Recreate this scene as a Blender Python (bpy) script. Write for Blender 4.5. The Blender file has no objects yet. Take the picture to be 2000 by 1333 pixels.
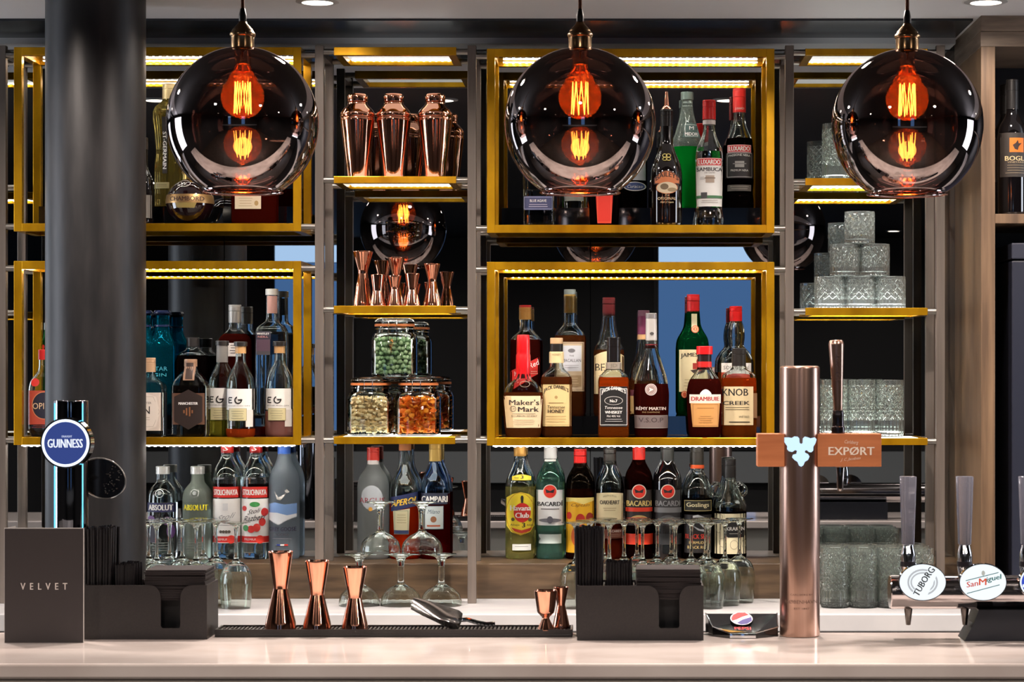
import bpy, bmesh, math, random
from mathutils import Vector, Matrix
random.seed(7)
S = bpy.context.scene
COL = S.collection
PI = math.pi

# ------------------------------------------------------------ camera, world, exposure
# the picture is a long-lens view: focal length 4400 px of a 2000 px wide frame, camera level, lens shifted
F = 4400.0
VX, VY = 1205.0, 720.0            # vanishing point of the picture (image px)
CAMZ = 1.6
cam_d = bpy.data.cameras.new('camera')
cam_d.sensor_width = 36.0
cam_d.lens = 36.0 * F / 2000.0
cam_d.shift_x = -(VX - 1000.0) / 2000.0
cam_d.shift_y = (VY - 666.5) / 2000.0
cam_d.clip_start = 0.05
cam_d.dof.use_dof = True
cam_d.dof.focus_distance = 5.45
cam_d.dof.aperture_fstop = 16.0
cam = bpy.data.objects.new('camera', cam_d)
COL.objects.link(cam)
cam.location = (0, 0, CAMZ)
cam.rotation_euler = (PI / 2, 0, 0)
S.camera = cam

w = bpy.data.worlds.new('world')
S.world = w
w.use_nodes = True
w.node_tree.nodes['Background'].inputs[0].default_value = (0.5, 0.52, 0.56, 1)
w.node_tree.nodes['Background'].inputs[1].default_value = 0.05
S.view_settings.view_transform = 'Standard'
S.view_settings.look = 'None'
S.view_settings.exposure = 0.12
S.view_settings.gamma = 1.0
cy = S.cycles
cy.max_bounces = 14
cy.transmission_bounces = 12
cy.glossy_bounces = 6
cy.diffuse_bounces = 3
cy.transparent_max_bounces = 16
cy.caustics_reflective = False
cy.caustics_refractive = False
cy.use_denoising = True
cy.sample_clamp_indirect = 6.0
cy.blur_glossy = 0.3


def P(px, py, Z):
    """point of the place seen at an image position, at distance Z from the camera"""
    return Vector(((px - VX) / F * Z, Z, CAMZ + (VY - py) / F * Z))


def lamp(name, kind, loc, power, color, size=0.05, rot=None, **kw):
    d = bpy.data.lights.new(name, kind)
    d.energy = power
    d.color = color
    for k, v in kw.items():
        setattr(d, k, v)
    if kind == 'AREA':
        d.size = size
    else:
        d.shadow_soft_size = size
    o = bpy.data.objects.new(name, d)
    o.location = loc
    if rot:
        o.rotation_euler = rot
    COL.objects.link(o)
    return o


WARM = (1.0, 0.86, 0.77)
CEIL = CAMZ + 0.847
# spots of the ceiling downlights, aisle row added: (x, y, watts)
DOWN = [(-0.69, 5.19, 16), (0.85, 5.19, 16), (-2.25, 5.19, 16), (2.4, 5.19, 16),
        (-1.45, 4.55, 85), (-0.55, 4.55, 85), (0.35, 4.55, 85), (1.25, 4.55, 85),  # unseen row over the aisle, added to brighten the back bar
        (-1.25, 3.3, 44), (-0.05, 3.3, 44), (1.15, 3.3, 44),
        (-2.1, 1.4, 80), (-0.7, 1.4, 80), (0.7, 1.4, 80), (2.1, 1.4, 80),
        (-2.1, -0.8, 60), (-0.7, -0.8, 60), (0.9, -0.8, 60), (2.3, -0.8, 60),
        (-1.4, -2.2, 14), (0.1, -2.2, 14), (1.7, -2.2, 14)]
for i, (x, y, p) in enumerate(DOWN):
    lamp('downlight_lamp', 'SPOT', (x, y, CEIL - 0.012), p, WARM, 0.03, (0, 0, 0), spot_size=math.radians(165), spot_blend=0.7)

# ------------------------------------------------------------ materials
def L(c):
    def f(v):
        v = v / 255.0
        return v / 12.92 if v <= 0.04045 else ((v + 0.055) / 1.055) ** 2.4
    return (f(c[0]), f(c[1]), f(c[2]), 1.0)


_m = {}


def new_mat(name):
    m = bpy.data.materials.new(name)
    m.use_nodes = True
    nt = m.node_tree
    nt.nodes.clear()
    out = nt.nodes.new('ShaderNodeOutputMaterial')
    return m, nt, out


def flat(c, rough=0.45, metal=0.0, emit=0.0, coat=0.0, spec=0.5):
    key = ('f', tuple(c), rough, metal, emit, coat, spec)
    if key in _m:
        return _m[key]
    m, nt, out = new_mat('paint_%d_%d_%d' % tuple(int(v) for v in c[:3]))
    b = nt.nodes.new('ShaderNodeBsdfPrincipled')
    b.inputs['Base Color'].default_value = L(c)
    b.inputs['Roughness'].default_value = rough
    b.inputs['Metallic'].default_value = metal
    b.inputs['Coat Weight'].default_value = coat
    b.inputs['Specular IOR Level'].default_value = spec
    if emit:
        b.inputs['Emission Color'].default_value = L(c)
        b.inputs['Emission Strength'].default_value = emit
    nt.links.new(b.outputs[0], out.inputs[0])
    _m[key] = m
    return m


def glow(c, s):
    key = ('g', tuple(c), s)
    if key in _m:
        return _m[key]
    m, nt, out = new_mat('glow')
    e = nt.nodes.new('ShaderNodeEmission')
    e.inputs[0].default_value = L(c)
    e.inputs[1].default_value = s
    nt.links.new(e.outputs[0], out.inputs[0])
    _m[key] = m
    return m


def noise_mix(nt, c1, c2, scale, stretch=(1, 1, 1), detail=4, lo=0.35, hi=0.65, coord='Object'):
    tc = nt.nodes.new('ShaderNodeTexCoord')
    mp = nt.nodes.new('ShaderNodeMapping')
    mp.inputs['Scale'].default_value = stretch
    nz = nt.nodes.new('ShaderNodeTexNoise')
    nz.inputs['Scale'].default_value = scale
    nz.inputs['Detail'].default_value = detail
    cr = nt.nodes.new('ShaderNodeValToRGB')
    cr.color_ramp.elements[0].position = lo
    cr.color_ramp.elements[1].position = hi
    cr.color_ramp.elements[0].color = L(c1)
    cr.color_ramp.elements[1].color = L(c2)
    nt.links.new(tc.outputs[coord], mp.inputs[0])
    nt.links.new(mp.outputs[0], nz.inputs['Vector'])
    nt.links.new(nz.outputs[0], cr.inputs[0])
    return cr, nz


def grained(name, c1, c2, scale, stretch, rough=0.5, metal=0.0, bump=0.0, lo=0.35, hi=0.65, coat=0.0):
    if name in _m:
        return _m[name]
    m, nt, out = new_mat(name)
    b = nt.nodes.new('ShaderNodeBsdfPrincipled')
    cr, nz = noise_mix(nt, c1, c2, scale, stretch, lo=lo, hi=hi)
    nt.links.new(cr.outputs[0], b.inputs['Base Color'])
    b.inputs['Roughness'].default_value = rough
    b.inputs['Metallic'].default_value = metal
    b.inputs['Coat Weight'].default_value = coat
    if bump:
        bp = nt.nodes.new('ShaderNodeBump')
        bp.inputs['Strength'].default_value = bump
        bp.inputs['Distance'].default_value = 0.002
        nt.links.new(nz.outputs[0], bp.inputs['Height'])
        nt.links.new(bp.outputs[0], b.inputs['Normal'])
    nt.links.new(b.outputs[0], out.inputs[0])
    _m[name] = m
    return m


def glass(c=(255, 255, 255), ior=1.45, rough=0.0, body=None, amt=0.0):
    """clear or tinted glass; body = the colour of what is inside, or white standing in for light in cut glass, seen as a share amt of scattered light"""
    key = ('gl', tuple(c), ior, rough, body, amt)
    if key in _m:
        return _m[key]
    m, nt, out = new_mat('glass')
    g = nt.nodes.new('ShaderNodeBsdfGlass')
    g.inputs['Color'].default_value = L(c)
    g.inputs['IOR'].default_value = ior
    g.inputs['Roughness'].default_value = rough
    if body:
        d = nt.nodes.new('ShaderNodeBsdfDiffuse')
        d.inputs['Color'].default_value = L(body)
        tl = nt.nodes.new('ShaderNodeBsdfTranslucent')
        tl.inputs['Color'].default_value = L(body)
        m1 = nt.nodes.new('ShaderNodeMixShader')
        m1.inputs[0].default_value = 0.5
        nt.links.new(d.outputs[0], m1.inputs[1])
        nt.links.new(tl.outputs[0], m1.inputs[2])
        m2 = nt.nodes.new('ShaderNodeMixShader')
        m2.inputs[0].default_value = amt
        nt.links.new(g.outputs[0], m2.inputs[1])
        nt.links.new(m1.outputs[0], m2.inputs[2])
        nt.links.new(m2.outputs[0], out.inputs[0])
    else:
        nt.links.new(g.outputs[0], out.inputs[0])
    _m[key] = m
    return m


def thin(tint, refl, rc, rough=0.0, grad=None):
    """coated sheet glass: part mirrors, part lets a tinted view through"""
    key = ('th', tuple(tint), refl, tuple(rc), rough)
    if key in _m:
        return _m[key]
    m, nt, out = new_mat('coated_glass')
    t = nt.nodes.new('ShaderNodeBsdfTransparent')
    t.inputs[0].default_value = L(tint)
    g = nt.nodes.new('ShaderNodeBsdfGlossy')
    g.inputs['Color'].default_value = L(rc)
    g.inputs['Roughness'].default_value = rough
    fr = nt.nodes.new('ShaderNodeFresnel')
    fr.inputs[0].default_value = 1.5
    mth = nt.nodes.new('ShaderNodeMath')
    mth.operation = 'ADD'
    mth.use_clamp = True
    mth.inputs[1].default_value = refl
    nt.links.new(fr.outputs[0], mth.inputs[0])
    mx = nt.nodes.new('ShaderNodeMixShader')
    nt.links.new(mth.outputs[0], mx.inputs[0])
    nt.links.new(t.outputs[0], mx.inputs[1])
    nt.links.new(g.outputs[0], mx.inputs[2])
    nt.links.new(mx.outputs[0], out.inputs[0])
    _m[key] = m
    return m


GOLD = grained('gold_lacquer', (176, 126, 12), (228, 172, 26), 14, (1, 1, 0.4), rough=0.25, metal=0.72)
STEEL = grained('raw_steel', (92, 85, 79), (132, 122, 114), 25, (1, 1, 0.05), rough=0.4, metal=0.4)
COPPER = flat((240, 172, 142), 0.09, 1.0)
CHROME = flat((215, 218, 222), 0.06, 1.0)
ROSE = grained('brushed_rose_steel', (176, 142, 126), (198, 165, 150), 60, (1, 1, 0.02), rough=0.28, metal=1.0)
BRASS = flat((176, 142, 104), 0.22, 1.0)
BLACKP = grained('black_plastic', (26, 22, 22), (34, 29, 28), 300, (1, 1, 1), rough=0.42)
STONE = grained('white_quartz', (188, 176, 170), (206, 196, 190), 5, (1, 2, 1), rough=0.09, lo=0.3, hi=0.6)
STONE2 = grained('back_quartz', (196, 196, 198), (212, 211, 211), 5, (1, 2, 1), rough=0.25)
WOOD = grained('oak', (84, 64, 46), (128, 102, 76), 7, (6, 1, 0.35), rough=0.5, bump=0.15)
WOODG = grained('grey_oak', (96, 82, 70), (138, 122, 106), 6, (1, 1, 9), rough=0.5, bump=0.15)
LEDGE = grained('dark_oak', (70, 54, 38), (100, 80, 58), 6, (1, 1, 9), rough=0.4, bump=0.1)
CHERRY = grained('cherry_wood', (168, 98, 58), (190, 116, 72), 8, (0.6, 1, 7), rough=0.42)
GLASSC = glass((252, 255, 253))
GLASSW = glass((250, 253, 252), body=(240, 246, 244), amt=0.12)  # white share stands in for LED light scattered by cut glass
JARG = thin((246, 250, 248), 0.0, (255, 255, 255))
BLKGLOSS = flat((8, 8, 10), 0.06, 0.0, 0, 1.0)

# ------------------------------------------------------------ object helpers
def tag(o, label=None, cat=None, group=None, kind=None):
    if label:
        o['label'] = label
    if cat:
        o['category'] = cat
    if group:
        o['group'] = group
    if kind:
        o['kind'] = kind
    return o


def thing(name, loc, label, cat, group=None):
    o = bpy.data.objects.new(name, None)
    o.empty_display_size = 0.05
    o.location = loc
    COL.objects.link(o)
    return tag(o, label, cat, group)


def wpos(o):
    v = Vector((0, 0, 0))
    while o:
        v = v + o.location
        o = o.parent
    return v


def obj(name, bm, mats, parent=None, smooth=35, origin=None):
    """links a bmesh given in place coordinates as one object; origin becomes its own pivot"""
    if not isinstance(mats, (list, tuple)):
        mats = [mats]
    base = wpos(parent) if parent else Vector((0, 0, 0))
    if origin is None and parent is None:
        zs = [v.co for v in bm.verts]
        origin = Vector((sum(v.x for v in zs) / len(zs), sum(v.y for v in zs) / len(zs), min(v.z for v in zs)))
    org = Vector(origin) if origin is not None else base
    bmesh.ops.translate(bm, verts=bm.verts, vec=-org)
    me = bpy.data.meshes.new(name)
    bm.to_mesh(me)
    bm.free()
    for m in mats:
        me.materials.append(m)
    if smooth:
        for p in me.polygons:
            p.use_smooth = True
        try:
            me.set_sharp_from_angle(angle=math.radians(smooth))
        except Exception:
            pass
    o = bpy.data.objects.new(name, me)
    COL.objects.link(o)
    o.location = org - base
    if parent:
        o.parent = parent
    return o


def B():
    return bmesh.new()


def box(bm, a, b, mi=0, bev=0.0):
    x0, y0, z0 = (min(a[i], b[i]) for i in range(3))
    x1, y1, z1 = (max(a[i], b[i]) for i in range(3))
    vs = [bm.verts.new(p) for p in ((x0, y0, z0), (x1, y0, z0), (x1, y1, z0), (x0, y1, z0), (x0, y0, z1), (x1, y0, z1), (x1, y1, z1), (x0, y1, z1))]
    fs = [bm.faces.new([vs[i] for i in f]) for f in ((3, 2, 1, 0), (4, 5, 6, 7), (0, 1, 5, 4), (1, 2, 6, 5), (2, 3, 7, 6), (3, 0, 4, 7))]
    for f in fs:
        f.material_index = mi
    if bev:
        es = list({e for f in fs for e in f.edges})
        r = bmesh.ops.bevel(bm, geom=es, offset=bev, segments=2, profile=0.5, affect='EDGES')
        for f in r['faces']:
            f.material_index = mi
    return fs


def rod(bm, a, b, r0, r1=None, seg=16, mi=0, caps=True):
    a, b = Vector(a), Vector(b)
    r1 = r0 if r1 is None else r1
    d = (b - a).normalized()
    u = d.orthogonal().normalized()
    v = d.cross(u)
    A, C = [], []
    for i in range(seg):
        t = 2 * PI * i / seg
        o = u * math.cos(t) + v * math.sin(t)
        A.append(bm.verts.new(a + o * r0))
        C.append(bm.verts.new(b + o * r1))
    for i in range(seg):
        j = (i + 1) % seg
        bm.faces.new((A[i], A[j], C[j], C[i])).material_index = mi
    if caps:
        bm.faces.new(A[::-1]).material_index = mi
        bm.faces.new(C).material_index = mi


def tube(bm, pts, r, seg=8, closed=False, mi=0):
    pts = [Vector(p) for p in pts]
    n = len(pts)
    rings = []
    prev = None
    for i, p in enumerate(pts):
        if closed:
            d = (pts[(i + 1) % n] - pts[i - 1]).normalized()
        else:
            d = (pts[min(i + 1, n - 1)] - pts[max(i - 1, 0)]).normalized()
        u = d.orthogonal().normalized() if prev is None else (prev - d * prev.dot(d)).normalized()
        prev = u
        v = d.cross(u)
        rings.append([bm.verts.new(p + (u * math.cos(2 * PI * k / seg) + v * math.sin(2 * PI * k / seg)) * r) for k in range(seg)])
    for i in range(n if closed else n - 1):
        a, b = rings[i], rings[(i + 1) % n]
        for k in range(seg):
            j = (k + 1) % seg
            bm.faces.new((a[k], a[j], b[j], b[k])).material_index = mi
    if not closed:
        bm.faces.new(rings[0][::-1]).material_index = mi
        bm.faces.new(rings[-1]).material_index = mi


def fillet(pr, rad, steps=3):
    """rounds the corners of an open profile of tuples"""
    out = [pr[0]]
    for i in range(1, len(pr) - 1):
        a, b, c = pr[i - 1], pr[i], pr[i + 1]
        la = math.hypot(a[0] - b[0], a[1] - b[1])
        lc = math.hypot(c[0] - b[0], c[1] - b[1])
        if la < 1e-6 or lc < 1e-6:
            out.append(b)
            continue
        ta, tc = min(0.5, rad / la), min(0.5, rad / lc)
        p = tuple(b[k] + (a[k] - b[k]) * ta for k in range(len(b)))
        q = tuple(b[k] + (c[k] - b[k]) * tc for k in range(len(b)))
        for s in range(steps + 1):
            t = s / steps
            out.append(tuple((1 - t) ** 2 * p[k] + 2 * t * (1 - t) * b[k] + t * t * q[k] for k in range(len(b))))
    out.append(pr[-1])
    return out


def lathe(bm, pr, c=(0, 0), seg=32, mi=0, cap0=True, cap1=True, mod=None):
    """pr: (r, z[, n, dep]); closes on the axis where r ~ 0; n = corner squareness, dep = depth ratio"""
    rings = []
    for p in pr:
        r, z = p[0], p[1]
        n = p[2] if len(p) > 2 else 2.0
        dp = p[3] if len(p) > 3 else 1.0
        if r < 1e-5:
            rings.append([bm.verts.new((c[0], c[1], z))])
            continue
        ring = []
        for k in range(seg):
            t = 2 * PI * (k + 0.5) / seg
            ct, st = math.cos(t), math.sin(t)
            x = math.copysign(abs(ct) ** (2 / n), ct) * r
            y = math.copysign(abs(st) ** (2 / n), st) * r * dp
            if mod:
                f = mod(t, z, r)
                x *= f
                y *= f
            ring.append(bm.verts.new((c[0] + x, c[1] + y, z)))
        rings.append(ring)
    for a, b in zip(rings, rings[1:]):
        if len(a) == 1 and len(b) == 1:
            continue
        for k in range(seg):
            j = (k + 1) % seg
            if len(a) == 1:
                f = bm.faces.new((a[0], b[j], b[k]))
            elif len(b) == 1:
                f = bm.faces.new((a[k], a[j], b[0]))
            else:
                f = bm.faces.new((a[k], a[j], b[j], b[k]))
            f.material_index = mi
    if cap0 and len(rings[0]) > 1:
        bm.faces.new(rings[0][::-1]).material_index = mi
    if cap1 and len(rings[-1]) > 1:
        bm.faces.new(rings[-1]).material_index = mi


def poly_prism(bm, pts, y0, y1, mi=0):
    """outline pts (x, z) pushed from y0 to y1"""
    a = [bm.verts.new((x, y0, z)) for x, z in pts]
    b = [bm.verts.new((x, y1, z)) for x, z in pts]
    fs = [bm.faces.new(a), bm.faces.new(b[::-1])]
    for i in range(len(pts)):
        j = (i + 1) % len(pts)
        fs.append(bm.faces.new((a[j], a[i], b[i], b[j])))
    for f in fs:
        f.material_index = mi
    return fs


# ------------------------------------------------------------ lettering and labels
_tx = {}


def glyphs(s, bold=0.0, shear=0.0):
    key = (s, bold, shear)
    if key not in _tx:
        cu = bpy.data.curves.new('lettering', 'FONT')
        cu.body = s
        cu.size = 1.0
        cu.shear = shear
        cu.resolution_u = 2
        o = bpy.data.objects.new('lettering', cu)
        COL.objects.link(o)
        me = bpy.data.meshes.new_from_object(o)
        vs = [(v.co.x, v.co.y) for v in me.vertices]
        fs = [tuple(p.vertices) for p in me.polygons]
        bpy.data.objects.remove(o)
        bpy.data.curves.remove(cu)
        bpy.data.meshes.remove(me)
        x0, x1 = min(v[0] for v in vs), max(v[0] for v in vs)
        y0, y1 = min(v[1] for v in vs), max(v[1] for v in vs)
        vs = [((x - x0) / (x1 - x0) - 0.5, (y - y0) / (y1 - y0) - 0.5) for x, y in vs]
        _tx[key] = (vs, fs)
    return _tx[key]


class Decal:
    """flat shapes and lettering in picture px, laid on a surface; one mesh, one material per colour"""

    def __init__(self, Z, surf):
        self.bm = B()
        self.Z = Z
        self.surf = surf          # (X, z) -> Y of the surface
        self.mats = []
        self.n = 0
        self.any = False
        self.pieces = []
        self.fp = {}

    def mi(self, c):
        m = c if isinstance(c, bpy.types.Material) else flat(c, 0.5)
        if m not in self.mats:
            self.mats.append(m)
        return self.mats.index(m)

    def add2d(self, vs, fs, c, cut=True):
        t = B()
        bv = []
        for (px, py) in vs:
            p = P(px, py, self.Z)
            bv.append(t.verts.new((p.x, 0, p.z)))
        for f in fs:
            try:
                t.faces.new([bv[i] for i in f])
            except ValueError:
                pass
        if cut:
            for ax in (0, 2):
                xs = [v.co[ax] for v in t.verts]
                a, b = min(xs), max(xs)
                step = 0.0045 if ax == 0 else 0.012
                k = min(14, int((b - a) / step))
                no = Vector((1, 0, 0)) if ax == 0 else Vector((0, 0, 1))
                for i in range(1, k + 1):
                    q = a + (b - a) * i / (k + 1)
                    bmesh.ops.bisect_plane(t, geom=t.verts[:] + t.edges[:] + t.faces[:], plane_co=no * q, plane_no=no)
        off = 0.0005 + 0.00022 * self.n
        xs_ = [v[0] for v in vs]; ys_ = [v[1] for v in vs]
        bb = [min(xs_), min(ys_), max(xs_), max(ys_)]
        pid = len(self.pieces)
        self.pieces.append(bb)
        self.n += 1
        mi = self.mi(c)
        mp = {}
        for v in t.verts:
            y = self.surf(v.co.x, v.co.z) - off
            mp[v] = self.bm.verts.new((v.co.x, y, v.co.z))
        for f in t.faces:
            try:
                nf = self.bm.faces.new([mp[v] for v in f.verts])
                nf.material_index = mi
                self.fp[nf] = pid
                nf.normal_update()
                if nf.normal.y > 0:
                    nf.normal_flip()
            except ValueError:
                pass
        t.free()
        self.any = True

    def poly(self, pts, c):
        self.add2d(pts, [tuple(range(len(pts)))], c)

    def r(self, x0, y0, x1, y1, c):
        self.poly([(x0, y1), (x1, y1), (x1, y0), (x0, y0)], c)

    def e(self, cx, cy_, rx, ry, c, n=24):
        self.poly([(cx + rx * math.cos(2 * PI * i / n), cy_ - ry * math.sin(2 * PI * i / n)) for i in range(n)], c)

    def ring(self, cx, cy_, rx, ry, wd, c, n=28):
        vs, fs = [], []
        for i in range(n):
            t = 2 * PI * i / n
            vs.append((cx + rx * math.cos(t), cy_ - ry * math.sin(t)))
            vs.append((cx + (rx - wd) * math.cos(t), cy_ - (ry - wd) * math.sin(t)))
        for i in range(n):
            j = (i + 1) % n
            fs.append((2 * i, 2 * j, 2 * j + 1, 2 * i + 1))
        self.add2d(vs, fs, c, cut=False)

    def o(self, x0, y0, x1, y1, wd, c):
        vs = [(x0, y0), (x1, y0), (x1, y1), (x0, y1), (x0 + wd, y0 + wd), (x1 - wd, y0 + wd), (x1 - wd, y1 - wd), (x0 + wd, y1 - wd)]
        self.add2d(vs, [(0, 1, 5, 4), (1, 2, 6, 5), (2, 3, 7, 6), (3, 0, 4, 7)], c)

    def a(self, x0, y0, x1, y1, c, rise):
        pts = [(x0, y1), (x1, y1)]
        for i in range(13):
            t = i / 12
            pts.append((x1 + (x0 - x1) * t, y0 - rise * (1 - (2 * t - 1) ** 2)))
        self.poly(pts, c)

    def lines(self, x0, y0, x1, n, step, c, th=0.9):
        for i in range(n):
            d = (x1 - x0) * (0.02 + 0.13 * random.random())
            self.r(x0 + d, y0 + i * step, x1 - d, y0 + i * step + th, c)

    def t(self, cx, cy_, wd, h, s, c, bend=0.0, shear=0.0, rot=0.0, bold=0.0, slope=0.0):
        vs, fs = glyphs(s, 0.0, shear)
        out = []
        cr, sr = math.cos(math.radians(rot)), math.sin(math.radians(rot))
        for (u, v) in vs:
            x, y = u * wd, v * h + bend * (1 - 4 * u * u) + slope * u
            x, y = x * cr - y * sr, x * sr + y * cr
            out.append((cx + x, cy_ - y))
        if bold:
            q = bold * h * 0.9 + 0.12
            self.add2d([(a - q * cr, b_ + q * sr) for a, b_ in out], fs, c, cut=False)
            self.add2d([(a + q * cr, b_ - q * sr) for a, b_ in out], fs, c, cut=False)
        else:
            self.add2d(out, fs, c, cut=False)

    def done(self, name, parent):
        """stickers that do not touch each other become label parts of their own"""
        if not self.any:
            self.bm.free()
            return None
        n = len(self.pieces)
        root = list(range(n))

        def find(i):
            while root[i] != i:
                i = root[i]
            return i
        big = [(q[2] - q[0]) > 9 and (q[3] - q[1]) > 5.5 for q in self.pieces]
        for i in range(n):
            for j in range(i):
                p, q = self.pieces[i], self.pieces[j]
                if p[0] < q[2] + 1.5 and q[0] < p[2] + 1.5 and p[1] < q[3] + 1.5 and q[1] < p[3] + 1.5:
                    root[find(i)] = find(j)
        roots = []
        for i in range(n):
            r = find(i)
            if r not in roots and any(big[j] and find(j) == r for j in range(n)):
                roots.append(r)
        if not roots:
            roots = [find(0)]
        cen = {r: self.pieces[r] for r in roots}
        where = {}
        for i in range(n):
            r = find(i)
            if r not in cen:
                r = min(roots, key=lambda k: abs((cen[k][1] + cen[k][3]) - (self.pieces[i][1] + self.pieces[i][3])))
            where[i] = r
        first = None
        groups = {}
        for f in self.bm.faces:
            groups.setdefault(where[self.fp[f]], []).append(f)
        for r in roots:
            if r not in groups:
                continue
            nb = B()
            mp = {}
            used = []
            for f in groups[r]:
                vs = []
                for v in f.verts:
                    if v not in mp:
                        mp[v] = nb.verts.new(v.co)
                    vs.append(mp[v])
                nf = nb.faces.new(vs)
                if f.material_index not in used:
                    used.append(f.material_index)
                nf.material_index = used.index(f.material_index)
            o = obj(name, nb, [self.mats[i] for i in used], parent, smooth=60)
            first = first or o
        self.bm.free()
        return first


# ------------------------------------------------------------ the setting
def struct(name, bm, m, smooth=0):
    return tag(obj(name, bm, m, None, smooth), kind='structure')


ZM = 5.82           # mirror
ZF = 5.50           # front plane of the gold cases
ZR = 5.70           # rear plane of the gold cases
LZ = CAMZ - 0.487
BZ = CAMZ - 0.575
WALL = flat((38, 38, 40), 0.7)
b = B(); box(b, (-3.6, -3.1, -0.05), (3.6, 6.0, 0.0)); struct('floor', b, grained('dark_floor', (48, 42, 38), (66, 58, 52), 3, (1, 6, 1), rough=0.45))
b = B(); box(b, (-3.6, -3.1, CEIL), (3.6, 6.0, CEIL + 0.06)); struct('ceiling', b, flat((36, 34, 34), 0.6, 0.0))
b = B(); box(b, (-3.5, 4.85, CEIL - 0.0015), (3.5, 5.83, CEIL + 0.001)); struct('trim_5', b, flat((222, 222, 224), 0.42, 0.0))
b = B(); box(b, (-3.6, 5.9, 0), (3.6, 6.0, CEIL)); struct('wall_back', b, flat((42, 42, 44), 0.5))
b = B(); box(b, (-3.6, -3.1, 0), (3.6, -3.0, CEIL)); struct('wall_rear', b, WALL)
b = B(); box(b, (-3.6, -3.0, 0), (-3.5, 5.9, CEIL)); struct('wall_left', b, WALL)
b = B(); box(b, (3.5, -3.0, 0), (3.6, 5.9, CEIL)); struct('wall_right', b, WALL)
# header above the mirrors and a dark strip painted in for the shade of a ceiling recess
b = B(); box(b, (-3.5, 5.83, CAMZ + 0.822), (1.0, 5.9, CEIL)); struct('trim_1', b, flat((112, 110, 108), 0.4, 0.2))
b = B(); box(b, (-3.5, 5.44, CEIL - 0.007), (0.86, 5.72, CEIL + 0.001)); struct('slot_shade', b, flat((34, 38, 44), 0.25))  # flat dark sheet, recess shade put into its colour
b = B(); box(b, (-3.5, 5.72, CEIL - 0.022), (0.86, 5.83, CEIL + 0.001)); struct('trim_3', b, flat((200, 202, 206), 0.4, 0.0))
# wall of the room behind the camera: cool daylight windows, a pale rail
for i, (x0, x1) in enumerate(((-2.22, -1.73), (0.27, 0.9))):
    b = B(); box(b, (x0, -3.0, CAMZ - 0.5), (x1, -2.985, CAMZ + 0.685))
    b2 = B()
    for (u0, u1, v0, v1) in ((x0 - 0.03, x0, -0.53, 0.83), (x1, x1 + 0.03, -0.53, 0.83), (x0, x1, 0.8, 0.83), (x0, x1, -0.53, -0.5)):
        box(b2, (u0, -3.0, CAMZ + v0), (u1, -2.96, CAMZ + v1))
    fr = struct('window_%d' % (i + 1), b2, flat((30, 30, 32), 0.5))
    pn = obj('pane', b, glow((96, 140, 200), 0.95), fr, 0)
    b = B(); box(b, (x0, -3.0, CAMZ + 0.69), (x1, -2.985, CAMZ + 0.8)); obj('pane', b, glow((176, 206, 240), 1.9), fr, 0)
# unseen glowing windows added in the two side walls for side light
for i, (sx, y0, y1) in enumerate(((-1, 4.35, 5.25), (1, 4.35, 5.25))):
    xw = 3.49 * sx
    b = B(); box(b, (xw, y0, 1.05), (xw + 0.008 * sx, y1, CEIL - 0.12))
    b2 = B()
    for j in range(2):
        yy = y0 + (y1 - y0) * j
        box(b2, (xw - 0.03 * sx, yy - 0.03, 0.9), (xw + 0.01 * sx, yy + 0.03, CEIL - 0.08))
    box(b2, (xw - 0.03 * sx, y0, 0.9), (xw + 0.01 * sx, y1, 0.95)); box(b2, (xw - 0.03 * sx, y0, CEIL - 0.12), (xw + 0.01 * sx, y1, CEIL - 0.08))
    fr = struct('window_%d' % (i + 3), b2, flat((40, 40, 42), 0.5))
    obj('pane', b, glow((232, 238, 250), 8), fr, 0)  # added glow that lights bar and globe edges from the side
b = B(); box(b, (-3.5, -3.0, CAMZ - 0.74), (3.5, -2.93, CAMZ - 0.54)); struct('trim_4', b, flat((150, 156, 160), 0.5))

# mirror panels on the back wall, with seams
MIR = None
m_, nt_, out_ = new_mat('smoked_mirror')
g_ = nt_.nodes.new('ShaderNodeBsdfGlossy')
g_.inputs['Color'].default_value = (0.42, 0.44, 0.45, 1)
g_.inputs['Roughness'].default_value = 0.0
nt_.links.new(g_.outputs[0], out_.inputs[0])
MIR = m_
seams = [-3.4, (438 - VX) / F * ZM, (1153 - VX) / F * ZM, 0.88]
names = ['smoked mirror panel behind the left gold cases and dark column',
         'wide smoked mirror panel behind the copper shakers and the middle shelves',
         'smoked mirror panel behind the crystal tumblers at the right']
for i in range(3):
    b = B()
    box(b, (seams[i] + 0.001, ZM, LZ + 0.0005), (seams[i + 1] - 0.001, ZM + 0.075, CAMZ + 0.82))
    o = obj('mirror_panel', b, [MIR], None, 0)
    tag(o, names[i], 'mirror', 'mirror panels of the back bar')

# wood ledge under the mirrors and the white back counter
b = B(); box(b, (-3.4, 5.62, BZ), (0.88, 5.8995, LZ), bev=0.002); tag(obj('wooden_ledge', b, LEDGE, None, 0), 'long brown wooden ledge carrying the bottom row of bottles', 'ledge')
b = B(); box(b, (-3.4, 5.27, BZ - 0.042), (3.4, 5.9, BZ), bev=0.003)
tag(obj('back_worktop', b, STONE2, None, 0), 'white stone worktop at the foot of the back bar', 'worktop')
b = B(); box(b, (-3.4, 5.33, 0), (3.4, 5.89, BZ - 0.042)); tag(obj('back_cabinet', b, flat((30, 30, 32), 0.5), None, 0), 'dark base cabinet under the white back worktop', 'cabinet')

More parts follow.
